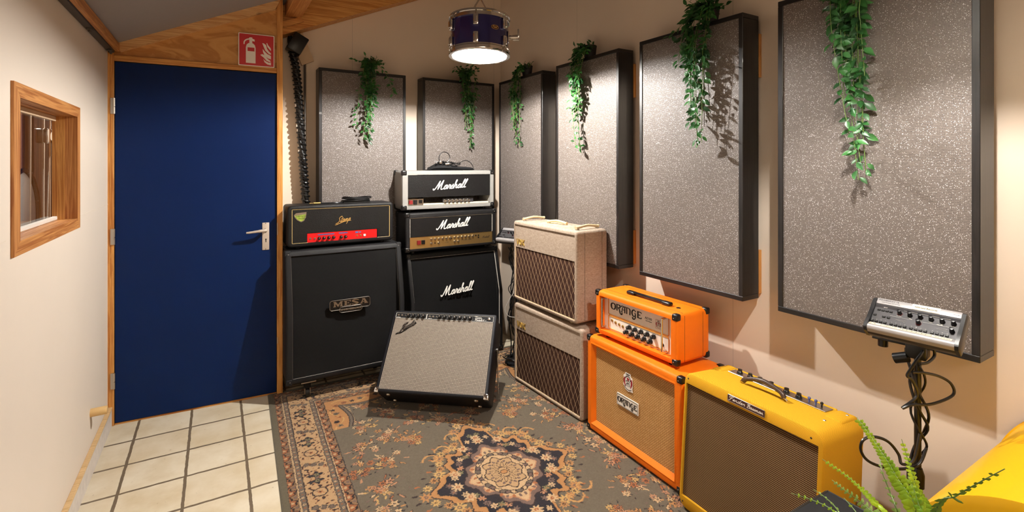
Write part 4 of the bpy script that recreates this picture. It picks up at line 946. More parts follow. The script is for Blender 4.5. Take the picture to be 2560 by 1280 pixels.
def crest(parent, cx, cz, w, h, y, outline=True):
    P = [(-.30,.5),(.28,.5),(.30,.36),(.46,.30),(.5,.0),(.46,-.30),(.52,-.44),(.2,-.46),(0,-.5),(-.3,-.42),(-.52,-.22),(-.46,.0),(-.5,.3),(-.4,.38),(-.32,.36)]
    b = obj('crest', G().prism([(cx+a*w, cz+c*h) for a, c in P], y, y-.002), m['sign_white'], parent, 0)
    g = G(); yy = y-.0022
    for s in (-1, 1): ribbon(g, [(cx+s*.36*w, cz+.22*h), (cx+s*.40*w, cz), (cx+s*.28*w, cz-.25*h)], [w*.10, w*.16, w*.06], yy, .0006)
    g.prism([(cx-.12*w, cz+.26*h), (cx+.14*w, cz+.24*h), (cx+.10*w, cz+.10*h), (cx-.08*w, cz+.12*h)], yy-.0006, yy)
    obj('crest_print', g, m['crest_red'], b, 0)
    g = G()
    ribbon(g, [(cx-.28*w, cz+.2*h), (cx-.1*w, cz+.34*h), (cx+.18*w, cz+.3*h), (cx+.28*w, cz+.12*h)], w*.06, yy, .0006)
    ribbon(g, [(cx-.20*w, cz-.24*h), (cx-.16*w, cz-.10*h), (cx-.02*w, cz-.02*h), (cx+.14*w, cz-.08*h), (cx+.17*w, cz-.22*h)], w*.045, yy, .0006)
    ribbon(g, [(cx+.01*w, cz-.02*h), (cx-.03*w, cz-.14*h), (cx+.02*w, cz-.24*h)], w*.04, yy, .0006)
    ribbon(g, [(cx-.26*w, cz+.02*h), (cx-.08*w, cz+.08*h), (cx+.14*w, cz+.06*h), (cx+.24*w, cz-.02*h)], w*.035, yy, .0006)
    ribbon(g, [(cx-.42*w, cz-.26*h), (cx-.2*w, cz-.36*h), (cx+.1*w, cz-.4*h), (cx+.38*w, cz-.34*h)], w*.04, yy, .0006)
    g.box(cx-.2*w, cx+.2*w, yy-.0006, yy, cz+.41*h, cz+.46*h)
    for i in range(8): g.box(cx+(-.3+.085*i)*w, cx+(-.27+.085*i)*w, yy-.0006, yy, cz+(.12-.05*(i % 3))*h, cz+(.15-.05*(i % 3))*h)
    obj('crest_linework', g, m['ink_black'], b, 0); return b
oc = thing('speaker_cabinet', 'orange speaker cabinet with tan woven grille and white plate, below the orange head', 'speaker cabinet', (.588, 2.498, .0125), R(-60.05))
W_, D_, H_ = .668, .295, .520
obj('cabinet_body', shell(W_, D_, H_, .030, .030, .030, .030, rc=.024, re=.014), m['tolex_orange'], oc)
# bevelled picture frame around the cloth
g = G(); L = []
for ins, y in ((.030, .0015), (.030, -.004), (.038, -.006), (.058, .018), (.058, .024)): L.append([(x, y+.004, z) for x, z in rrect(-W_/2+ins, W_/2-ins, ins, H_-ins, .004, 3)])
g.loops(L, False, False); obj('grille_frame', g, m['tolex_orange'], oc)
obj('speaker_grille', slab(-W_/2+.0575, W_/2-.0575, .0575, H_-.0575, .030, .0205, .002), m['grille_basket'], oc)
pl_ = obj('name_plate', slab(-.105, .050, .222, .283, .0195, .0150, .002), m['panel_cream'], oc)
obj('plate_outline', G().tube([(x, .0148, z) for x, z in rrect(-.101, .046, .226, .279, .002, 2)], .0009, 4, False, True), m['ink_black'], pl_)
obj('plate_lettering', orange_word(-.096, .042, .243, .024, .0148, .0008), m['ink_black'], pl_)
crest(oc, -.024, .362, .066, .092, .0190)
corner(oc, W_, D_, H_, .030)
for sx in (-1, 1):
    for y in (.05, .24): obj('foot', G().lathe([(.014, 0), (.016, .011)], (sx*.28, y, -.0115), n=12), m['black_rubber'], oc)
oh = thing('amplifier_head', 'bright orange amp head with a white front panel and chrome handles, on the orange cabinet', 'amplifier', (.614, 2.535, .5495), R(-58.61))
W_, D_, H_ = .566, .236, .237
obj('cabinet_body', shell(W_, D_, H_, .034, .026, .026, .042, rc=.022, re=.014), m['tolex_orange'], oh)
fp = obj('front_plate', slab(-W_/2+.0345, W_/2-.0345, .0265, H_-.0265, .042, .038, .002), m['panel_cream'], oh)
g = G()
for (x0, x1, z0, z1) in ((-.215, .205, .112, .203), (-.215, .205, .035, .105)):
    g.tube([(x, .0375, z) for x, z in rrect(x0, x1, z0, z1, .006, 3)], .0030, 4, False, True)
obj('panel_outline', g, m['orange_line'], fp)
obj('front_lettering', orange_word(-.196, .030, .147, .033, .0375, .0008), m['ink_black'], fp)
obj('model_lettering', join(text('AD30', .017, y=.0374, x=.074, z=.156, sx=1.15, th=.0006), text('Twin Channel', .0072, y=.0374, x=.076, z=.146, th=.0006)), m['ink_black'], fp)
g = G().tube([(x, .0376, z) for x, z in rrect(.122, .162, .128, .172, .0005, 1)], .0006, 4, False, True); obj('crest_frame', g, m['crest_red'], fp); crest(fp, .142, .150, .034, .040, .0378)
kk = [(-.055+.0415*k, .0905-.004*k*.0-.018) for k in range(5)]; kk = [(-.055+.0415*k, .082) for k in range(5)]+[(-.076+.0415*k, .052) for k in range(5)]
knobs(fp, kk, .0375, .0105, .020, m['knob_black'], pointer=m['logo_white'])
g = G()
for x, z in kk:
    for j in range(9): a = R(-50+35*j); g.box(x+.0152*math.cos(a)-.0007, x+.0152*math.cos(a)+.0007, .0370, .0376, z+.0152*math.sin(a)-.0007, z+.0152*math.sin(a)+.0007)
obj('dial_marks', g, m['ink_black'], fp)
jacks(fp, [(-.187, .083), (-.160, .078), (-.132, .075), (-.105, .072)], .0375, .0055, 'brass', 'toggle_switch'); jacks(fp, [(.166, .058)], .0375, .006, 'black_plastic')
for x in (-.236, .188):
    obj('chrome_handle', G().tube([(x, .036, .195), (x, .012, .195), (x, .008, .190), (x, .008, .115), (x, .008, .045), (x, .012, .040), (x, .036, .040)], .0048, 10, True), m['chrome'], oh)
hn = obj('handle', G().rbox(-.10, .145, .082, .108, H_+.010, H_+.018, .004, 2), m['black_plastic'], oh)
obj('handle_end', G().rbox(-.125, -.07, .078, .112, H_+.0005, H_+.019, .008, 3), m['black_plastic'], hn); obj('handle_end', G().rbox(.115, .170, .078, .112, H_+.0005, H_+.019, .008, 3), m['black_plastic'], hn)
sm = G()
for yy in (.055, D_-.05): sm.box(-W_/2+.01, W_/2-.01, yy-.0007, yy+.0007, H_-.0002, H_+.0006); sm.box(W_/2-.0002, W_/2+.0006, yy-.0007, yy+.0007, .01, H_-.01)
obj('cover_seam', sm, m['ink_black'], oh)
obj('badge_spot', G().lathe([(.011, 0), (.010, .002), (.0004, .002)], (.205, .105, H_), n=14), m['black_plastic'], oh)
corner(oh, W_, D_, H_, .030)
for sx in (-1, 1):
    for y in (.04, .19): obj('foot', G().lathe([(.012, 0), (.015, .0165)], (sx*.22, y, -.0168), n=12), m['black_rubber'], oh)

# --- tweed combo
bs_ = thing('combo_amplifier', 'yellow tweed combo amp with brown leather handle and dark grille, right of the orange cabinet', 'amplifier', (.863, 1.896, .012), R(-60.88), R(4))
W_, D_, H_ = .592, .262, .572
g = G()
def tl(ins, y, m_=None, cut=0.0):
    if m_: return [(x, y, z) for x, z in rrect(-W_/2+m_[0], W_/2-m_[0], m_[2], H_-m_[1], .002, 5)]
    return [(x, y, z) for x, z in rrect(-W_/2+ins, W_/2-ins, ins, H_-ins, .042-ins*.5, 5)]
L = [tl(.010, D_), tl(.002, D_-.004), tl(0, D_-.012), tl(0, D_-.012-.001), tl(0, .016), tl(.004, .005), tl(.012, 0), tl(0, 0, (.016, .046, .05)), tl(0, .016, (.016, .046, .05))]
g.loops(L)
obj('cabinet_body', g, m['tweed'], bs_)
obj('speaker_grille', slab(-W_/2+.0165, W_/2-.0165, .0505, H_-.0465, .016, .010, .002), m['grille_oxblood'], bs_)
pn = obj('control_panel', G().rbox(-.215, .200, .185, .238, H_+.0003, H_+.0035, .001, 1), m['steel'], bs_)
ear = G()
for a, b in ((-W_/2+.022, -.222), (.207, W_/2-.022)): ear.rbox(a, b, .150, D_+.004, H_-.030, H_+.0035, .012, 3)
ear.rbox(-.222, .207, D_-.016, D_-.006, H_-.004, H_+.004, .003, 1)
obj('top_edge', ear, m['tweed'], bs_)
g0 = None
for x in (-.175, -.125, -.08, -.03, .035, .085):
    o_ = obj('knob', G().lathe([(.0004, 0), (.013, 0), (.012, .006), (.009, .010), (.009, .018), (.0004, .019)], (x, .212, H_+.0035), n=10), m['knob_black'], pn)
for x in (.125, .15, .172, ):
    obj('toggle_switch', join(G().cyl((x, .212, H_+.003), (x, .212, H_+.014), .003), G().ball((x, .212, H_+.018), .006, n=10)), m['blue_tape' if x < .16 else 'black_plastic'], pn)
hh = obj('handle', G().tube([(-.098, .128, H_+.012), (-.080, .128, H_+.026), (-.01, .128, H_+.044), (.060, .128, H_+.030), (.078, .128, H_+.012)], [.010, .009, .009, .009, .010], 12), m['brown_leather'], bs_)
obj('handle_loop', join(*[G().tube([(x-.0, .128, H_+.012), (x+s_*.008, .128, H_+.008), (x+s_*.010, .128, H_+.001)], .0035, 8) for x, s_ in ((-.100, -1), (.080, 1))]), m['chrome'], hh)
bp = obj('name_plate', slab(-.072, .086, H_-.036, H_-.011, .000, -.0022, .003), m['label_brown'], bs_)
obj('plate_rim', G().tube([(x, -.0022, z) for x, z in rrect(-.072, .086, H_-.036, H_-.011, .003, 3)], .0011, 5, False, True), m['steel'], bp)
lt = join(script('Fender', -.066, .004, H_-.0285, .0062, .0017, -.0022, .0006, .3), script('Bassman', .011, .080, H_-.0285, .0062, .0017, -.0022, .0006, .3))
obj('plate_lettering', lt, m['panel_cream'], bp)
for p in ((-.268, .235), (.235, .115), (.250, .235)):
    obj('screw', G().lathe([(.0004, 0), (.006, 0), (.004, .002), (.0004, .0024)], (p[0], p[1], H_+(.0033 if p[1] > .2 else -.0001)), n=10), m['steel'], bs_)
obj('screw', join(*[G().lathe([(.0004, 0), (.0035, 0), (.0004, .0015)], (x, -.0002, z), (0, -1, 0), 10) for x, z in ((-.27, H_-.025), (.255, H_-.03), (-.27, .028))]), m['ink_black'], bs_)
obj('side_leg', G().rbox(W_/2+.001, W_/2+.005, .215, .235, .08, .30, .002, 1).tf(Matrix.Translation((0, .225, .3)) @ Matrix.Rotation(R(-14), 4, 'X') @ Matrix.Translation((0, -.225, -.3))), m['chrome'], bs_)

# ------------------------------------------------------------ patterned rug (woven pattern held per vertex, one vertex per knot)
def rug():
    step = .003; hw, hl = .96, 1.45
    nx, ny = int(hw/step)+1, int(hl/step)+1
    rs = np.random.RandomState(3)
    def sm(a, k):
        for _ in range(k): a = (a+np.roll(a, 1, 0)+np.roll(a, -1, 0)+np.roll(a, 1, 1)+np.roll(a, -1, 1))/5
        return a
    A, B = np.meshgrid(np.arange(nx)*step, np.arange(ny)*step, indexing='xy')   # a across, b along, from the centre
    j1 = sm(rs.randn(*A.shape), 3)*.006; j2 = sm(rs.randn(*A.shape), 3)*.006
    a, b = A+j1, B+j2
    lin = lambda c: np.array(s2l(c))
    F = lin((102, 92, 77)); BE = lin((182, 148, 108)); OC = lin((176, 126, 78)); NV = lin((34, 31, 38)); OR = lin((158, 98, 60)); CR = lin((196, 164, 124))
    MV = lin((112, 90, 80)); GR = lin((104, 92, 80)); GN = lin((122, 114, 80)); DK = lin((48, 34, 34)); YE = lin((192, 154, 96)); PK = lin((180, 130, 96))
    img = np.zeros(A.shape+(3,)); img[:] = F
    img *= (1+.05*sm(rs.randn(*A.shape), 2)[..., None]*2)
    def put(mask, c): img[mask] = c
    def flower(x, y, r, c, cc, n=6, ph=0, ol=DK):
        i0, i1 = max(0, int((y-r*1.5)/step)), int((y+r*1.5)/step)+2; k0, k1 = max(0, int((x-r*1.5)/step)), int((x+r*1.5)/step)+2
        aa, bb = a[i0:i1, k0:k1]-x, b[i0:i1, k0:k1]-y
        if aa.size == 0: return
        d = np.hypot(aa, bb); th = np.arctan2(bb, aa); rr = r*(.78+.24*np.cos(n*th+ph)); v = img[i0:i1, k0:k1]
        if ol is not None: v[(d < rr+.0035) & (np.cos(n*th*.5+ph*.5)**2 < .75)] = ol
        v[d < rr] = c; v[(d < rr*.62) & (np.abs(np.cos(n*th/2+ph/2)) < .30)] = ol if ol is not None else cc
        v[d < r*.30] = cc; v[d < r*.13] = c
    def leafs(x, y, ang, ln, wd, c, ol=None):
        r = ln*.8; i0, i1 = max(0, int((y-r)/step)), int((y+r)/step)+2; k0, k1 = max(0, int((x-r)/step)), int((x+r)/step)+2
        aa, bb = a[i0:i1, k0:k1]-x, b[i0:i1, k0:k1]-y
        if aa.size == 0: return
        u = (aa*math.cos(ang)+bb*math.sin(ang))/(ln/2); w_ = (-aa*math.sin(ang)+bb*math.cos(ang))/(wd/2); e = u*u+w_*w_; v = img[i0:i1, k0:k1]
        if ol is not None: v[(e < 1.9)] = ol
        v[e < 1] = c
    def curl(x, y, r0, t0, t1, k, wd, c, sx=1):
        for t in np.linspace(t0, t1, 46):
            rr = r0*math.exp(-k*(t-t0)); leafs(x+sx*rr*math.cos(t), y+rr*math.sin(t), 0, wd, wd, c)
    rd = random.Random(5)
    # sprays of blossom in the field
    def spray(x, y, s=1.0, seed=0):
        q = random.Random(seed)
        for _ in range(int(13*s)):
            an = q.uniform(0, 2*PI); d = q.uniform(.02, .085)*s; leafs(x+d*math.cos(an), y+d*math.sin(an), an, q.uniform(.022, .04), .009, q.choice([CR, OC, OR, YE, PK]), None if q.random() < .5 else DK)
        for _ in range(int(10*s)):
            an = q.uniform(0, 2*PI); d = q.uniform(.0, .07)*s; flower(x+d*math.cos(an), y+d*math.sin(an), q.uniform(.014, .024), q.choice([YE, OC, OR, PK, CR]), q.choice([DK, NV, MV]), q.choice([5, 6, 7]), q.uniform(0, 6), q.choice([DK, DK, F, NV]))
        for _ in range(int(10*s)):
            an = q.uniform(0, 2*PI); d = q.uniform(.03, .10)*s; leafs(x+d*math.cos(an), y+d*math.sin(an), q.uniform(0, PI), .016, .007, q.choice([NV, DK, MV]))
    pts = [(.10,.62),(.30,.50),(.46,.36),(.54,.14),(.08,.80),(.24,.72),(.40,.60),(.55,.52),(.14,.98),(.34,.86),(.50,.74),(.60,.34),(.62,.88),(.22,1.08),(.44,1.02),(.58,.00),(.0,.52),(.02,.95)]
    for i, (x, y) in enumerate(pts): spray(x, y, 1.0+.25*(i % 3 == 0), 40+i)
    # medallion -------------------------------------------------
    th = np.arctan2(b/.43, a/.33); rho = np.hypot(a/.33, b/.43)
    edge = .80+.13*np.cos(4*th)*np.sign(1)+.09*np.cos(8*th+.4)+.035*np.cos(24*th)
    put(rho < edge+.085, OC); put((rho < edge+.085) & (rho > edge+.066), DK)
    put(rho < edge, NV); put((rho < edge) & (rho > edge-.02), OC*.9)
    # blossoms round the medallion
    for k in range(15):
        t = PI/2*k/14; e = .80+.13*math.cos(4*t)+.09*math.cos(8*t+.4)+.17
        flower(.33*e*math.cos(t), .43*e*math.sin(t), .024 if k % 3 else .032, YE if k % 2 else OC, MV if k % 3 == 0 else DK, 8, 0, None)
        leafs(.33*(e+.13)*math.cos(t+.05), .43*(e+.13)*math.sin(t+.05), t, .03, .012, OR if k % 2 else DK)
        leafs(.33*(e+.09)*math.cos(t-.04), .43*(e+.09)*math.sin(t-.04), t, .022, .008, NV)
    for (x, y, s_) in ((.19, .31, 1), (.27, .26, 1), (.10, .40, 1)): curl(x, y, .05, 0, 5.2, .22, .011, OC, s_); curl(x, y, .05, 0, 5.2, .22, .004, YE, s_)
    # blossoms inside the navy ground
    for k in range(11):
        t = PI/2*(k+.5)/11; e = (.80+.13*math.cos(4*t)+.09*math.cos(8*t+.4))*.84
        flower(.33*e*math.cos(t), .43*e*math.sin(t), .019, [MV, CR, GN, PK][k % 4], [OR, DK, MV][k % 3], 6, k, None)
    for (x, y) in ((0, .30), (.24, 0), (.0, .335), (.215, .09), (.10, .27)): flower(x, y, .030, CR, OR, 8, 0, None)
    # cream heart
    e2 = .52+.055*np.cos(4*th)+.035*np.cos(12*th)
    put(rho < e2+.02, DK); put(rho < e2, MV); put(rho < e2-.06, PK); put(rho < e2-.085, CR)
    e3 = .26+.03*np.cos(8*th)
    for k in range(9):
        t = PI/2*k/8; leafs(.33*.36*math.cos(t), .43*.36*math.sin(t), t+PI/2, .034, .02, [MV, CR, GR][k % 3], DK); leafs(.33*.43*math.cos(t+.1), .43*.43*math.sin(t+.1), t, .02, .014, [OR, MV][k % 2])
    put((rho < e3+.018) & (rho > e3), DK); put(rho < e3, BE)
    for k in range(5):
        t = PI/2*k/4; leafs(.045*math.cos(t), .058*math.sin(t), t, .036, .010, BE, DK); leafs(.07*math.cos(t+.2), .09*math.sin(t+.2), t, .02, .012, MV)
    put(np.hypot(a, b) < .018, DK); put(np.hypot(a, b) < .013, OC)
    # borders -----------------------------------------------------
    d = np.minimum(hw-A, hl-B)+j1*.6; along = np.where(hw-A < hl-B, B, A)+j2
    # corner spandrels
    sp = (d < .43) & (d > .29) & (((B > .78) & (hw-A < hl-B)) | ((A > .28) & (hw-A >= hl-B)))
    lim = .405+.02*np.cos(along*14); spm = sp & (d < lim-.02)
    rim = sp & (d >= lim-.02) & (d < lim)
    put(spm, OC); put(rim, GR); put(sp & (np.abs(d-(lim-.02)) < .003), DK); put(sp & (np.abs(d-lim) < .003), DK)
    dots = sp & (d > lim+.004) & (d < lim+.020) & (np.sin(along*2*PI/.022) > 0); put(dots, BE)
    scr = spm & (np.abs(np.sin(along*30)*.03+.345-d) < .004); put(scr, YE)
    for k in range(18):
        y = .82+.05*k; x = hw-.345+.015*math.sin(k*2.1)
        if y < hl-.36: flower(x, y, .017, [GR, DK, OR][k % 3], DK, 5, k, DK if k % 2 else None); leafs(x+.02, y+.02, .8, .018, .008, OR)
        x2 = .30+.05*k
        if x2 < hw-.36: flower(x2, hl-.345+.015*math.sin(k), .017, [GR, DK, OR][k % 3], DK, 5, k, DK if k % 2 else None)
    put(d < .300, NV)
    def meander(m0, m1):
        t = (d-m0)/(m1-m0); mk = (t > 0) & (t < 1)
        wv = .5+.33*np.sin(along*2*PI/.075)+.12*np.sin(along*2*PI/.025+1)
        put(mk, DK*.8); put(mk & (t < wv-.09), OR*.85); put(mk & (t > wv+.13), BE*.40+OR*.15)
        put(mk & (np.hypot((along % .075)-.018, (t-.3)*(m1-m0)) < .008), CR*.8); put(mk & (np.hypot((along % .075)-.056, (t-.7)*(m1-m0)) < .008), MV)
        put(mk & ((t < .05) | (t > .95)), DK)
    meander(.256, .298)
    def guard(m0, m1):
        mk = (d > m0) & (d < m1); put(mk, GR); c_ = (m0+m1)/2
        ph = along % .05; put(mk & (np.hypot(ph-.012, d-c_) < .006), CR); put(mk & (np.hypot(ph-.012, d-c_) < .0025), DK); put(mk & (np.hypot(ph-.037, d-c_) < .005), OR*.8)
        put((np.abs(d-m0) < .0025) | (np.abs(d-m1) < .0025), DK)
    put((d < .256) & (d > .249), CR*.9); guard(.222, .249)
    put((d < .222) & (d > .103), BE)
    # main border motifs
    mb_ = (d > .108) & (d < .218)
    nz = sm(rs.randn(*A.shape), 4); put(mb_ & (nz*2.2+.28*np.sin(along*80+d*160) > .42), OR*.75); put(mb_ & (nz*2.2+.28*np.sin(along*80+d*160) > .60), DK)
    for k in range(14):
        y = .04+.115*k
        for (cx, cy, ok) in ((hw-.163, y, y < hl-.2), (y, hl-.163, y < hw-.2)):
            if not ok: continue
            if k % 3 == 0:
                t_ = 1 if cx == hw-.163 else 0
                for s_ in (-1, 1):
                    ox, oy = (0, s_*.024) if t_ else (s_*.024, 0)
                    flower(cx+ox, cy+oy, .030, NV, MV, 4, 0, OC); flower(cx+ox, cy+oy, .014, GN, DK, 5, 0, None)
                    leafs(cx+ox+(.03 if t_ else 0), cy+oy+(0 if t_ else .03), PI/2 if t_ else 0, .03, .012, NV)
                leafs(cx, cy, 0, .018, .018, MV)
            elif k % 3 == 1:
                for q_ in range(3):
                    ox, oy = ((q_-1)*.032, (q_-1)*.012) if cx == hw-.163 else ((q_-1)*.012, (q_-1)*.032)
                    flower(cx+ox, cy+oy, .017, GR, MV, 6, 0, DK)
            else:
                dd = np.hypot(a-cx, b-cy); put((np.abs(dd-.032) < .003), DK); put(dd < .029, BE); flower(cx, cy, .012, OR, DK, 5, 0, None); leafs(cx+.015, cy+.012, .6, .016, .007, MV); leafs(cx-.014, cy-.012, .6, .016, .007, OC)
    guard(.078, .103); put((d < .078) & (d > .071), CR*.85); meander(.034, .071)
    put(d < .034, lin((98, 90, 72)))
    img[:] = img*(1+.10*rs.randn(*A.shape)[..., None]*.6)
    img = np.clip(img, .003, 1)
    # mirror into the full rug
    full = np.concatenate([img[::-1], img[1:]], 0); full = np.concatenate([full[:, ::-1], full[:, 1:]], 1)
    NX, NY = 2*nx-1, 2*ny-1
    xs = (np.arange(NX)-(nx-1))*step; ys = (np.arange(NY)-(ny-1))*step
    keep = (xs+1.19 < QR-.062); nk = int(keep.sum()); full = full[:, :nk]; xs = xs[:nk]
    X, Y = np.meshgrid(xs, ys, indexing='xy'); edge = np.minimum(hw-np.abs(X), hl-np.abs(Y))
    Z = np.where(edge < .004, .0005, .0045)+(rs.rand(*X.shape)-.5)*.0006
    co = np.stack([X, Y, Z], -1).reshape(-1, 3).astype(np.float32)
    idx = np.arange(nk*NY).reshape(NY, nk); q = np.stack([idx[:-1, :-1], idx[:-1, 1:], idx[1:, 1:], idx[1:, :-1]], -1).reshape(-1, 4).astype(np.int32)
    me = bpy.data.meshes.new('rug'); me.vertices.add(len(co)); me.vertices.foreach_set('co', co.ravel())
    me.loops.add(q.size); me.loops.foreach_set('vertex_index', q.ravel()); me.polygons.add(len(q))
    me.polygons.foreach_set('loop_start', np.arange(0, q.size, 4, dtype=np.int32)); me.update(calc_edges=True)
    at = me.color_attributes.new('weave', 'FLOAT_COLOR', 'POINT')
    cc = np.concatenate([full.reshape(-1, 3), np.ones((nk*NY, 1))], 1).astype(np.float32); at.data.foreach_set('color', cc.ravel())
    n = NT('rug_wool'); ca = n.new('ShaderNodeVertexColor'); ca.layer_name = 'weave'
    f = n.noise(n.coord(), 900, 1); n.col(n.mix(n.math('MULTIPLY', f, .35), ca.outputs[0], (0, 0, 0))); n.pr(.95, 0, .1); n.bump(f, .5, .002)
    n.b.inputs['Sheen Weight'].default_value = .15
    me.materials.append(n.m)
    o = bpy.data.objects.new('patterned_rug', me); C.objects.link(o); o.location = PW(1.19, 2.075, .0005); o.rotation_euler = (0, 0, math.atan2(.5115, .8593)-R(2.0))
    tag(o, 'large patterned grey, beige and navy oriental rug lying on the cream floor tiles', 'rug')
rug()

# ------------------------------------------------------------ personal mixers on stands
def mixer(label, loc, yaw, tilt, s=1.0, text_=True):
    t = thing('personal_mixer', label, 'mixer', loc, yaw, tilt)
    w, h, d = .226*s, .124*s, .028*s     # lies in local XZ, faces -Y
    g = G(); pr = [(0, -.004), (.006, -.010), (.014, -.010), (.030, -.002), (.092, -.001), (.100, -.006), (.124, -.006), (.124, .028), (.0, .028), (-.004, .014)]
    b = G().loops([[(x, y*s, z*s) for z, y in pr] for x in (-w/2+.009*s, w/2-.009*s)])
    obj('case', b, m['mixer_grey'], t, 20)
    obj('front_rail', G().loops([[(x, y*s, z*s) for z, y in ((-.0045, .002), (-.002, -.010), (.004, -.0160), (.012, -.0165), (.0285, -.0045), (.0285, -.001), (.0, .0))] for x in (-w/2+.0092*s, w/2-.0092*s)]), m['alu'], t, 50)
    obj('top_rail', G().rbox(-w/2+.0092*s, w/2-.0092*s, -.0085*s, 0, .102*s, .1242*s, .002*s, 2), m['alu'], t)
    for sx in (-1, 1):
        P = [(-.006, -.004), (.0, -.014), (.012, -.018), (.05, -.012), (.09, -.010), (.118, -.010), (.128, 0), (.128, .028), (.06, .034), (.0, .030)]
        x0 = sx*(w/2-.009*s); x1 = sx*w/2; x2 = sx*(w/2+.003*s)
        obj('end_cheek', G().loops([[(x0, y*s, z*s) for z, y in P], [(x1, y*s, z*s) for z, y in P], [(x2, y*s*.75+.002*s, (z-.06)*.93*s+.06*s) for z, y in P]]), m['black_plastic'], t)
    sl = lambda z: -.003+.002*(z-.03)/.062
    kp = [(-.038+.0255*k, .082) for k in range(6)]+[(.012, .060), (.090, .054)]
    ks = []
    for x, z in kp:
        k_ = obj('knob', G().lathe([(.0003, 0), (.0068, 0), (.0064, .003), (.0056, .0045), (.0050, .0165), (.0003, .017)], n=14), m['knob_black'], t, loc=(x*s, (sl(z)-.0005)*s, z*s), rot=(PI/2, 0, 0))
        if (x, z) in (kp[0], kp[6]): obj('lit_ring', G().lathe([(.0058, 0), (.0072, 0), (.0070, .0015), (.0060, .0018)], n=14, cap=False), m['led_red'], k_, label='red lit ring')
        ks.append(k_)
    bg = obj('button', G().rbox(-.0042, .0042, -.0025, .001, -.0032, .0032, .001, 1), m['black_plastic'], t, loc=(-.100*s, sl(.036)*s, .036*s))
    bp_ = [(-.100+.0112*k+.0045*(k//4), .036) for k in range(1, 16)]+[(-.092+.0105*k, .082) for k in range(4)]+[(-.098, .060), (-.074, .058), (-.062, .058)]
    for x, z in bp_: inst(bg, (x*s, sl(z)*s, z*s))
    if text_:
        g = G(); A_ = lambda t: g.add(t.v, t.f)
        A_(text('POWERPLAY 16', .0062, y=-.0088, x=-.072, z=.115, th=.0004, sx=1.2)); A_(text('16-CHANNEL DIGITAL PERSONAL MIXER', .0026, y=-.0088, x=-.066, z=.108, th=.0004)); A_(text('behringer', .0042, y=-.0088, x=.092, z=.110, th=.0004))
        obj('rail_lettering', g, m['mixer_grey'], t)
        tp = obj('tape_label', slab(-.012, .055, .1035, .1232, -.0086, -.0094, .0005), m['tape_cream'], t)
        obj('tape_lettering', text('Hillroad Records', .0078, y=-.0096, x=.0215, z=.1105, th=.0004, sx=1.0, bold=.0001), m['ink_black'], tp)
        g = G(); A_(text('SETUP', .0035, y=-.0034, x=-.077, z=.0925, th=.0004))
        for x, w_ in zip([k[0] for k in kp[:6]], ('OUTPUT', 'BASS', 'MID', 'TREBLE', 'EQ', 'OUTPUT')): A_(text(w_, .0030, y=-.0034, x=x, z=.0705, th=.0004))
        A_(text('PAN', .0034, y=-.0038, x=-.008, z=.067, th=.0004)); A_(text('VOLUME', .0034, y=-.0036, x=.060, z=.067, th=.0004))
        for k in range(16): A_(text(str(k+1), .0032, y=-.0042, x=-.100+.0112*k+.0045*(k//4), z=.0415, th=.0004))
        g.box(-.060, -.012, -.0036, -.0032, .0665, .0669); g.box(-.03, .09, -.0033, -.0029, .0945, .0949); g.box(.02, .09, -.0036, -.0032, .0665, .0669)
        g.prism([(.052, .0545), (.080, .058), (.080, .051)], -.0044, -.0040) if False else g.tube([(.052, -.004, .0545), (.080, -.004, .058), (.080, -.004, .051)], .0003, 4, False, True)
        g.tube([(-.044, -.004, .056), (-.018, -.004, .057), (-.018, -.004, .051)], .0003, 4, False, True)
        obj('panel_lettering', g, m['logo_white'], t)
        st_ = obj('channel_strip_tape', slab(-.1035, .0975, .0185, .0285, -.0155, -.0160, .0005) if False else G().box(-.103, .098, -.0022, -.0012, .001, .002) , m['tape_cream'], t) if False else None
        tq = slab(-.102, .096, 0, .0135, 0, -.0006, .0005); T_ = Matrix.Translation((0, -.0150, .0145)) @ Matrix.Rotation(R(-36), 4, 'X'); tq.tf(T_)
        ts_ = obj('channel_tape', tq, m['tape_cream'], t)
        g = G()
        for x, w_ in ((-.088, 'TB'), (-.062, 'KICK'), (-.050, 'SNR'), (-.034, 'OH'), (-.014, 'BAS'), (-.002, 'GTR1'), (.010, 'GTR2'), (.022, 'VOX1'), (.033, 'VOX2'), (.044, 'CLK'), (.062, 'KEYS'), (.084, 'REVERB')):
            x0_ = text(w_, .0048, y=-.0008, x=x, z=.0045, th=.0003); g.add(x0_.v, x0_.f)
        for x in (-.098, -.071, -.056, -.043, -.023, -.008, .004, .016, .028, .038, .050, .073): g.box(x-.0003, x+.0003, -.0010, -.0006, .0008, .0128)
        g.tf(T_); obj('tape_lettering', g, m['ink_black'], ts_)
    return t
def stand(label, base, zt, arm, seed=0, wraps=True, basekind='round'):
    t = thing('microphone_stand', label, 'stand', base)
    obj('pole', join(G().cyl((0, 0, .02), (0, 0, zt*.55), .0125, 16), G().cyl((0, 0, zt*.5), (0, 0, zt), .0095, 16), G().lathe([(.017, 0), (.018, .04), (.012, .06)], (0, 0, zt*.55-.03), n=16)), m['black_plastic'], t)
    obj('base', G().lathe([(.0004, .0), (.125, 0), (.128, .008), (.12, .018), (.03, .028), (.02, .045), (.0004, .045)], n=36), m['black_matte'], t)
    br = obj('bracket', join(G().rbox(-.026, .026, -.03, .03, zt-.03, zt+.03, .004), G().rbox(-.115, .02, -.024, .022, zt+.004, zt+.011, .003), G().cyl((-.09, 0, zt-.02), (-.09, 0, zt+.004), .014, 14), G().cyl((-.055, -.02, zt-.045), (-.02, -.02, zt-.03), .016, 14)), m['black_plastic'], t)
    obj('bolt', G().lathe([(.0004, 0), (.019, 0), (.019, .003), (.014, .004), (.013, .016), (.010, .018), (.0004, .018)], (-.092, 0, zt+.0115), n=14), m['brass'], br)
    return t
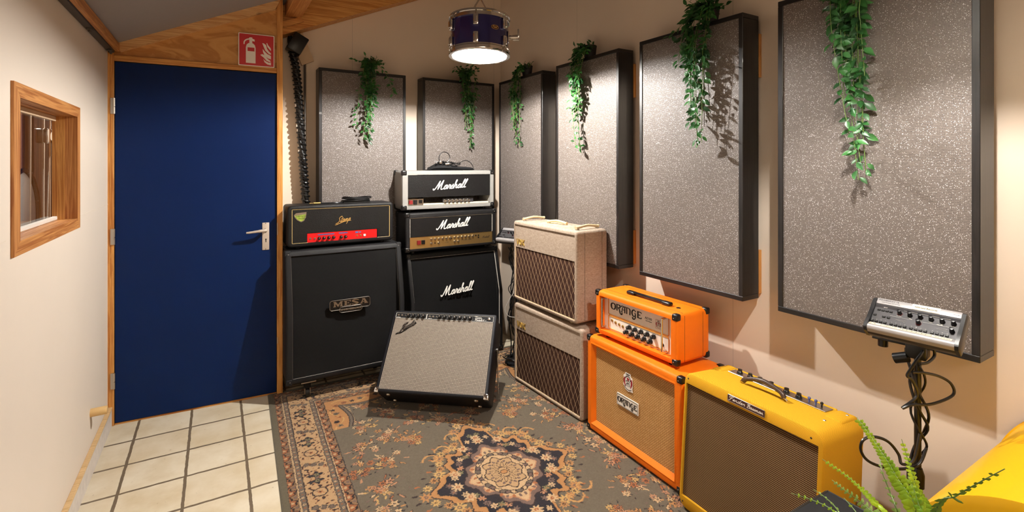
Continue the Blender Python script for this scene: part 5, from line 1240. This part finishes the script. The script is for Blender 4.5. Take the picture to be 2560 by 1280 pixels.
mxp = Vector((1.176, 1.470, .969)); yw = R(-53)
mixer('grey and silver mixer tilted on a black stand, in front of the rightmost glitter panel', mxp, yw, R(50), 1.0)
sb = Vector((1.276, 1.560, .005)); ZT = .905
s1 = stand('black microphone stand wrapped in cables, holding the nearer mixer beside the tweed combo', sb, ZT, 0)
s1.rotation_euler[2] = R(-50)
# cables winding round the pole
def helix(z0, z1, turns, r, ph, wob=.004, n=60, seed=0):
    rd = random.Random(seed)
    return [Vector((sb.x+(r+wob*math.sin(i*.5+ph))*math.cos(ph+turns*2*PI*i/n), sb.y+(r+wob*math.cos(i*.37))*math.sin(ph+turns*2*PI*i/n), z0+(z1-z0)*i/n)) for i in range(n+1)]
cbl = [(helix(.88, .05, 3.2, .021, .4), .0042), (helix(.90, .1, 2.1, .026, 2.2), .0042), (helix(.86, .06, 4.0, .019, 4.0), .0036)]
def at(u, v, Y): k = (u-1280)/1240; return Vector((k*Y, Y, CAMH-(v-411)*Y/1240))
ca_ = thing('cable', 'black cables wound down the pole of the nearer mixer stand, with big loose loops', 'cable', sb)
def rel(P): return [p-sb for p in P]
for P, r_ in cbl: obj('strand', G().tube(rel(P), r_, 8, False), m['cable_black'], ca_)
Y0 = 1.54
lp1 = [at(*p) for p in ((2312, 868, Y0), (2303, 885, Y0-.02), (2290, 902, Y0-.03), (2275, 925, Y0-.03), (2268, 940, Y0-.03), (2280, 950, Y0-.03), (2292, 990, Y0-.03), (2256, 1020, Y0-.04), (2280, 1012, Y0-.04), (2330, 1010, Y0-.02), (2382, 988, Y0), (2378, 960, Y0), (2350, 942, Y0), (2315, 933, Y0-.02), (2280, 930, Y0-.03))]
lp2 = [at(*p) for p in ((2334, 870, Y0), (2336, 890, Y0), (2320, 906, Y0-.02), (2300, 910, Y0-.03))]
lp3 = [at(*p) for p in ((2300, 1085, Y0-.03), (2285, 1150, Y0-.04), (2255, 1160, Y0-.04), (2246, 1135, Y0-.03), (2220, 1104, Y0-.03), (2185, 1092, Y0-.03), (2158, 1100, Y0-.03), (2152, 1125, Y0-.03), (2170, 1152, Y0-.03), (2210, 1168, Y0-.03), (2260, 1172, Y0-.03), (2298, 1160, Y0-.03), (2316, 1120, Y0-.02))]
for P in (lp1, lp2, lp3): obj('loose_loop', G().tube(rel(P), .0042, 8, True), m['cable_black'], ca_)
# far stand
mixer('small silver-edged mixer on the far stand, half hidden between the black stack and cream amps', Vector((-.030, 3.60, .925)), R(-35), R(50), 1.0, False)
fb = Vector((.075, 3.72, .0)); s2 = stand('black round-base stand behind the cream amps, holding the far mixer', fb, .90, 0); s2.rotation_euler[2] = R(-40)
cf = thing('cable', 'tangle of black cables hanging around the far stand beside the black cabinet', 'cable', fb)
rd = random.Random(8)
for k in range(9):
    P = []; x = rd.uniform(-.09, .02); y = rd.uniform(-.03, .03)
    for i in range(9): P.append((x+rd.uniform(-.03, .03), y+rd.uniform(-.02, .02)-.02, .88-.105*i+rd.uniform(-.02, .02)))
    P[-1] = (P[-1][0], P[-1][1]-.03, .05)
    obj('strand', G().tube(P, rd.choice([.003, .0038, .0045]), 7, True), m['cable_black'], cf)
obj('strand', G().tube([(-.02, -.06, .62), (-.06, -.07, .55), (-.10, -.07, .48), (-.125, -.07, .42), (-.10, -.07, .37), (-.03, -.07, .36)], .0022, 6), m['off_white_cable'], cf)
for k in range(4):
    a = rd.uniform(0, 6); obj('strand', G().tube([(-.05+.09*math.cos(a+q_)*(.6+.15*k), -.06+.05*math.sin(a+q_), .05+.006*k) for q_ in np.linspace(0, 5.2, 8)], .004, 7), m['cable_black'], cf)
pb = obj('power_box', G().rbox(-.05, .06, -.02, .05, 0, .26, .006), m['black_plastic'], None, loc=(-.00, 3.93, .46), rot=(0, 0, R(-20))); 
bpy.data.objects.remove(pb)

# ------------------------------------------------------------ cables lying on the heads
zst = .9425+.272
cc_ = thing('cable', 'coiled black cable with a jack plug lying on the red-panelled amp head', 'cable', stp.matrix_basis @ Vector((.11, .09, .272)), R(31.86))
g = G(); rd = random.Random(4); P = []
for i in range(16*4):
    a = 2*PI*i/16; k = i/16; P.append(((.095+.006*math.sin(k*5))*math.cos(a)+.004*math.sin(k*9), (.045+.004*math.cos(k*4))*math.sin(a), .006+.0075*k+(.010*math.cos(a*1+2.8)**2 if k > 2 else 0)))
obj('coil', g.tube(P, .0042, 8, True, sub=3), m['cable_black'], cc_)
obj('loose_end', G().tube([(-.09, -.01, .006), (-.14, -.03, .006), (-.20, -.02, .006), (-.24, -.015, .007)], .0038, 8), m['cable_black'], cc_)
obj('jack_plug', join(G().cyl((-.24, -.015, .0075), (-.285, -.013, .0075), .0065, 12), G().cyl((-.285, -.013, .0075), (-.31, -.012, .0075), .003, 10)), m['brass'], cc_)
zs = 1.1525+.287
pc = thing('footswitch_bag', 'black pouch and footswitch bundle with thin cables, lying on the silver amp head', 'bag', ml.matrix_basis @ Vector((.02, .09, .287)), R(29.88))
g = G(); L = []
for i, (x, hh, ww) in enumerate(((-.165, .004, .02), (-.15, .022, .05), (-.10, .050, .062), (-.04, .052, .062), (.02, .040, .058), (.08, .030, .05), (.14, .026, .05), (.19, .020, .045), (.208, .006, .03))):
    L.append([(x+.006*math.sin(j*2.3), ww*math.cos(2*PI*j/16), .0005+hh*(.5+.5*math.sin(2*PI*j/16))*(1+.12*math.sin(j*3.1+i*2))) for j in range(16)])
g.loops(L); obj('pouch', g, m['felt_black'], pc, 60)
obj('base_plate', G().rbox(-.17, .10, -.06, .06, -.0, .006, .003), m['black_matte'], pc)
rd = random.Random(21)
obj('cable_loop', G().tube([(-.055, -.02, .05), (-.085, -.02, .085), (-.075, -.02, .125), (-.045, -.02, .142), (-.01, -.02, .130), (.005, -.02, .10), (-.01, -.02, .07), (-.03, -.02, .055)], .0032, 8), m['cable_black'], pc)
obj('cable_loop', G().tube([(.06, -.02, .035), (.10, -.02, .065), (.14, -.02, .078), (.18, -.02, .060), (.202, -.02, .028), (.198, -.03, .012)], .0028, 8), m['cable_black'], pc)
for k in range(9):
    x = rd.uniform(-.10, .06); P = [(x+rd.uniform(-.05, .05), rd.uniform(-.06, -.03), rd.uniform(.03, .07)) for _ in range(7)]
    obj('thin_cable', G().tube(P, .0024, 7), m['cable_black'], pc)
obj('buckle', join(G().rbox(-.095, -.075, -.06, -.05, .050, .075, .004), G().cyl((-.05, -.062, .048), (-.02, -.066, .052), .010)), m['steel'], pc)

# ------------------------------------------------------------ yellow barrel, black case, fern
e1 = Vector((.405, .241, 0)).normalized(); ba = thing('metal_barrel', 'glossy yellow barrel lying on its side, at the bottom right corner', 'barrel', (1.125-.0*e1.x, .995, .505), math.atan2(e1.y, e1.x))
g = G(); RB = .29
Lr = []
for x, r_ in ((-.055, .01), (-.055, RB-.02), (-.05, RB), (.20, RB), (.635, RB), (.64, RB+.001), (.665, RB+.001), (.667, .01)):
    Lr.append([(x, r_*math.cos(2*PI*k/96), r_*math.sin(2*PI*k/96)) for k in range(96)])
obj('barrel_body', g.loops(Lr), m['yellow_metal'], ba)
def xr(prof):
    g = G(); n = 96; return g.loops([[(x, r_*math.cos(2*PI*k/n), r_*math.sin(2*PI*k/n)) for k in range(n)] for x, r_ in prof+[prof[0]]], False, False)
obj('rim', xr([(.648, RB), (.650, RB+.003), (.653, RB+.006), (.662, RB+.006), (.668, RB+.004), (.670, RB), (.670, RB-.01), (.648, RB-.01)]), m['yellow_rim'], ba)
obj('cradle', join(G().rbox(.02, .07, -.24, .24, -.505, -.18, .01), G().rbox(.42, .47, -.24, .24, -.505, -.18, .01)), m['black_matte'], ba)
bxp = Vector((.837, 1.322, 0)); ex = Vector((.866, .5, 0)); ey = Vector((-.5, .866, 0)); o_ = bxp-ex*.52
kb = thing('equipment_case', 'black flat-topped case at the bottom edge, under the fern', 'case', (o_.x, o_.y, .005), R(30))
obj('case_body', G().rbox(0, .52, -.60, 0, .014, .618, .008, 2), m['black_matte'], kb); obj('foot', join(*[G().cyl((x, y, 0), (x, y, .0142), .02) for x in (.06, .46) for y in (-.54, -.06)]), m['black_rubber'], kb)
obj('edge_trim', G().tube([(x, y, .6165) for x, y in ((.008, -.592), (.512, -.592), (.512, -.008), (.008, -.008))], .0035, 6, False, True), m['black_plastic'], kb)
fp0 = Vector((.735, .92, .6235))
fe = thing('potted_fern', 'bright green artificial fern standing on the black case in front of the yellow barrel', 'plant', fp0)
obj('pot', G().lathe([(.0005, 0), (.045, 0), (.062, .10), (.065, .104), (.058, .104), (.054, .09), (.0005, .09)], n=24), m['pot_black'], fe)
def frond(pts, n, ln, wd, mat, seed, tipf=.25, face=(0, -1, .35), droop=.2):
    rd = random.Random(seed); P = crom([Vector(p)-fp0 for p in pts], 14); g = G(); nf = Vector(face).normalized()
    S = [0]
    for i in range(1, len(P)): S.append(S[-1]+(P[i]-P[i-1]).length)
    for j in range(n):
        f = .06+.93*j/n; s_ = f*S[-1]; i = max(k for k in range(len(S)) if S[k] <= s_+1e-9); i = min(i, len(P)-2)
        p = P[i].lerp(P[i+1], (s_-S[i])/max(S[i+1]-S[i], 1e-6)); t = (P[i+1]-P[i]).normalized(); sd = t.cross(nf).normalized()
        e = math.sin(PI*min(1, (.12+f*.92)))**.6*(1-f*.55) if f < .97 else .3
        for s in (-1, 1):
            d = (sd*s+t*.35-nf*rd.uniform(-.2, .3)+Vector((0, 0, -.15*droop))).normalized(); l_ = ln*max(e, tipf)*rd.uniform(.85, 1.1)
            w_ = wd*max(e, tipf+.1); b = d.cross(nf).normalized(); n0 = nf
            vs = []; prof = ((0, .35), (.2, .95), (.5, 1.0), (.8, .75), (1, .2))
            for q, ww in prof:
                c = p+d*l_*q+n0*l_*.10*math.sin(PI*q)
                z_ = .16*(1 if int(q*10) % 2 else -1)+rd.uniform(-.08, .08)
                vs += [c+b*w_*.5*ww*(1+z_), c+n0*w_*.08, c-b*w_*.5*ww*(1-z_)]
            fs = [(i_*3+j_, i_*3+j_+1, i_*3+j_+4, i_*3+j_+3) for i_ in range(4) for j_ in range(2)]; g.add(vs, fs)
    fr = obj('frond', g, m[mat], fe, 60)
    obj('frond_stem', G().tube(P, [.0014, .0012, .001, .0008, .0006], 6, False), m['stem_green'], fr)
base = fp0+Vector((0, 0, .09))
B0 = [tuple(base+Vector(v)) for v in ((-.02, 0, 0), (.02, 0, 0), (0, -.02, 0), (0, .02, 0))]
frond([B0[0], at(2290, 1290, .86), at(2240, 1190, .90), at(2190, 1110, .95), at(2142, 1043, 1.0)], 48, .030, .018, 'leaf_fern', 1)
frond([B0[0], at(2245, 1330, .84), at(2195, 1265, .90), at(2130, 1200, .97), at(2056, 1148, 1.04)], 40, .020, .013, 'leaf_fern', 2, face=(.1, -1, .5))
frond([B0[3], at(2230, 1330, .92), at(2160, 1262, .98), at(2120, 1232, 1.0), at(2080, 1200, 1.04)], 24, .022, .012, 'leaf_fern_pale', 3)
frond([B0[0], at(2150, 1340, .80), at(2080, 1275, .86), at(2030, 1250, .9), at(1978, 1233, .94)], 30, .016, .010, 'leaf_fern', 4, face=(.1, -1, .5))
frond([B0[2], at(2140, 1340, .80), at(2090, 1270, .86), at(2062, 1243, .9), at(2034, 1224, .94)], 18, .016, .009, 'leaf_fern_pale', 5)
frond([B0[3], at(2310, 1290, .92), at(2290, 1220, .96), at(2270, 1150, 1.0), at(2254, 1098, 1.02)], 30, .026, .016, 'leaf_fern', 6)
frond([B0[1], at(2250, 1300, .9), at(2225, 1230, .93), at(2205, 1180, .95), at(2200, 1150, .97)], 18, .018, .010, 'leaf_fern_pale', 7)
frond([B0[1], at(2340, 1275, .74), at(2390, 1240, .70), at(2450, 1205, .66), at(2512, 1172, .63)], 30, .030, .0085, 'leaf_fern_dark', 8, face=(0, -1, .35))
frond([B0[2], at(2330, 1330, .8), at(2300, 1270, .82), at(2285, 1225, .84), at(2270, 1190, .86)], 30, .032, .018, 'leaf_fern', 9)
frond([B0[1], at(2160, 1340, .82), at(2145, 1290, .84), at(2125, 1262, .86), at(2110, 1245, .88)], 16, .016, .010, 'leaf_fern', 10)
